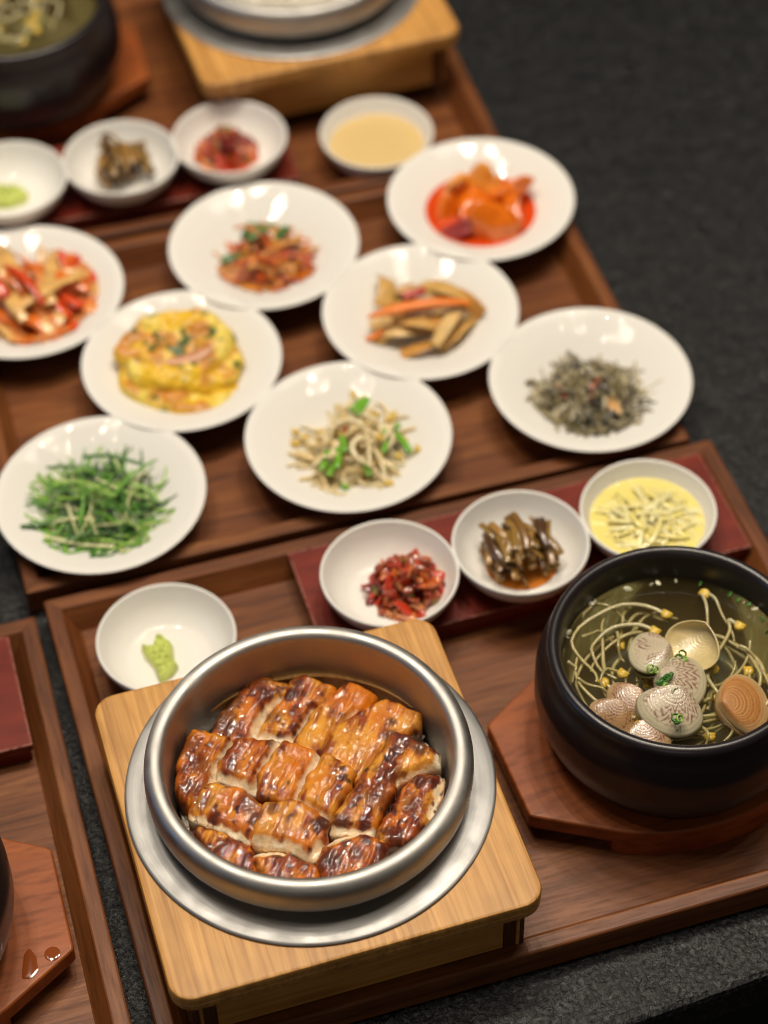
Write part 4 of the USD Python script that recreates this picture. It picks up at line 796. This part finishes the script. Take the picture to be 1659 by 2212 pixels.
for P, h, m in [([(8, 35), (-2, 45), (-15, 49), (-30, 46), (-43, 40), (-48, 32), (-46, 21), (-43, 11), (-45, 5)], True, 1), ([(-2, 26), (-10, 33), (-23, 35), (-34, 31), (-39, 26), (-39, 15), (-33, 4)], True, 1), ([(44, 15), (39, 20), (37, 15), (27, 4), (20, -3)], True, 1),
                ([(34, 43), (38, 34), (39, 21), (37, 8)], True, 1), ([(32, 43), (29, 24), (25, 11)], False, 1), ([(-28, 55), (-35, 49), (-38, 46)], False, 1), ([(-22, 32), (-25, 23), (-25, 14)], False, 0), ([(38, 2), (43, -6), (44, -18)], False, 1), ([(-54, 8), (-46, 0), (-39, -7)], False, 0),
                ([(18, -8), (13, -14), (16, -35), (13, -46), (6, -52)], True, 0), ([(-4, -38), (-2, -49), (-6, -52)], False, 0), ([(-55, 20), (-53, 16), (-56, 10)], False, 1), ([(-28, 55), (-20, 51), (-14, 40)], False, 0), ([(-42, 34), (-32, 36), (-25, 28)], False, 0), ([(-30, 4), (-36, 10), (-44, 2), (-40, -10)], True, 0)]:
    k = len(P); u = np.linspace(0, 1, k); z = -.1 - 4.5*u**2 + .5*np.sin(6*u + k)
    sprout(stA, np.c_[np.array(P, float), z], head=h, m=m, r=.00135 if k > 4 else .0010)
for i in range(64):
    a0 = rng.uniform(1.8, 5.9); r0 = rng.uniform(12, 52); turn = rng.choice([-1, 1])*rng.uniform(.5, 1.3); zz = rng.uniform(-11, -2.0)
    P = [((r0 + 9*math.sin(q*2.2 + i))*math.cos(a0 + turn*q), (r0 + 9*math.sin(q*2.2 + i))*math.sin(a0 + turn*q), zz + rng.normal(0, 1.2)) for q in np.linspace(0, 1, 5)]
    P = [(x*min(1, 55/math.hypot(x, y)), y*min(1, 55/math.hypot(x, y)), min(z, 0)) for x, y, z in P]
    sprout(stA, P, head=i % 3 == 0, m=i % 2)
for i in range(26):
    a0 = rng.uniform(0, 6.3); r0 = rng.uniform(8, 50); turn = rng.choice([-1, 1])*rng.uniform(.5, 1.6)
    P = [(min(54, r0 + 9*math.sin(q*2.2 + i))*math.cos(a0 + turn*q), min(54, r0 + 9*math.sin(q*2.2 + i))*math.sin(a0 + turn*q), rng.uniform(-2, 3)) for q in np.linspace(0, 1, 5)]
    sprout(STC, P, r=.0016, head=i % 2 == 0, m=i % 2, label='blurred bean sprout in the black pot at the top left', group='bean sprouts in the far soup')
# scallion floating on the soup
ring_g = [greens[0], greens[2], fm('scallion_white', (0.66, 0.64, 0.45), rough=.35)]
def ring(x, y, z, r, w, tilt, m, label, n=14):
    a = np.linspace(0, 2*PI, n + 1)[:-1]; q = np.linspace(0, 2*PI, 6, endpoint=False)
    v = np.array([[(r + .0005*math.cos(b))*math.cos(p), (r + .0005*math.cos(b))*math.sin(p), w*math.sin(b)] for p in a for b in q])
    f = []
    for i in range(n):
        for j in range(6):
            A, B_, C_, D_ = i*6 + j, ((i + 1) % n)*6 + j, ((i + 1) % n)*6 + (j + 1) % 6, i*6 + (j + 1) % 6; f += [(A, B_, C_), (A, C_, D_)]
    R = E4(tilt, tilt*.6, 0)[:3, :3]
    obj('scallion_ring', (v @ R.T + [stA[0] + x/1000, stA[1] + y/1000, BZ + z/1000], np.array(f)), ring_g[m], smooth=True, label=label, cat='scallion', group='scallion rings on the soup')
for x, y, z, m in [(-16, -17, 15, 0), (-14, -15, 15.5, 0), (-12, -14, 15.5, 0), (-15, -19, 15, 1), (-17, -15, 14.5, 0), (-10, -13, 15.5, 0), (-17, -3, 11, 1), (-15, -5, 12, 1), (0, -1, 12, 0), (2, -3, 11.5, 1), (3, 1, 11.5, 0), (-4, -4, 13, 2), (-12, -24, 15.5, 2), (-11, -22, 15.5, 2), (-18, -40, 15, 0), (-16, -41, 15, 1), (-18, -42, 14.5, 0)]:
    ring(x, y, z - 3.6, rng.uniform(.0013, .0023), .0009, rng.uniform(-.9, .9), m, 'chopped scallion ring lying on the clams')
for i, (x, y, m) in enumerate([(-29, 55, 2), (-27, 55, 2), (47, 37, 0), (50, 32, 0), (52, 29, 2), (54, 27, 0), (56, 23, 2), (57, 15, 0), (56, 6, 0), (-50, 36, 2), (-48, 39, 2), (8, 57, 2), (12, 57, 2), (34, 49, 0), (43, 41, 0), (22, 55, 2), (-6, 58, 2)]):
    obj('scallion_bit', chunk(np.array([stA[0] + x/1000, stA[1] + y/1000, BZ + .0003]), rng.uniform(.0009, .0019), 900 + i, 1, (1.4, .9, .4)), ring_g[m], smooth=True, label='tiny scallion piece floating near the wall of the front soup pot', cat='scallion', group='scallion bits floating on the soup')
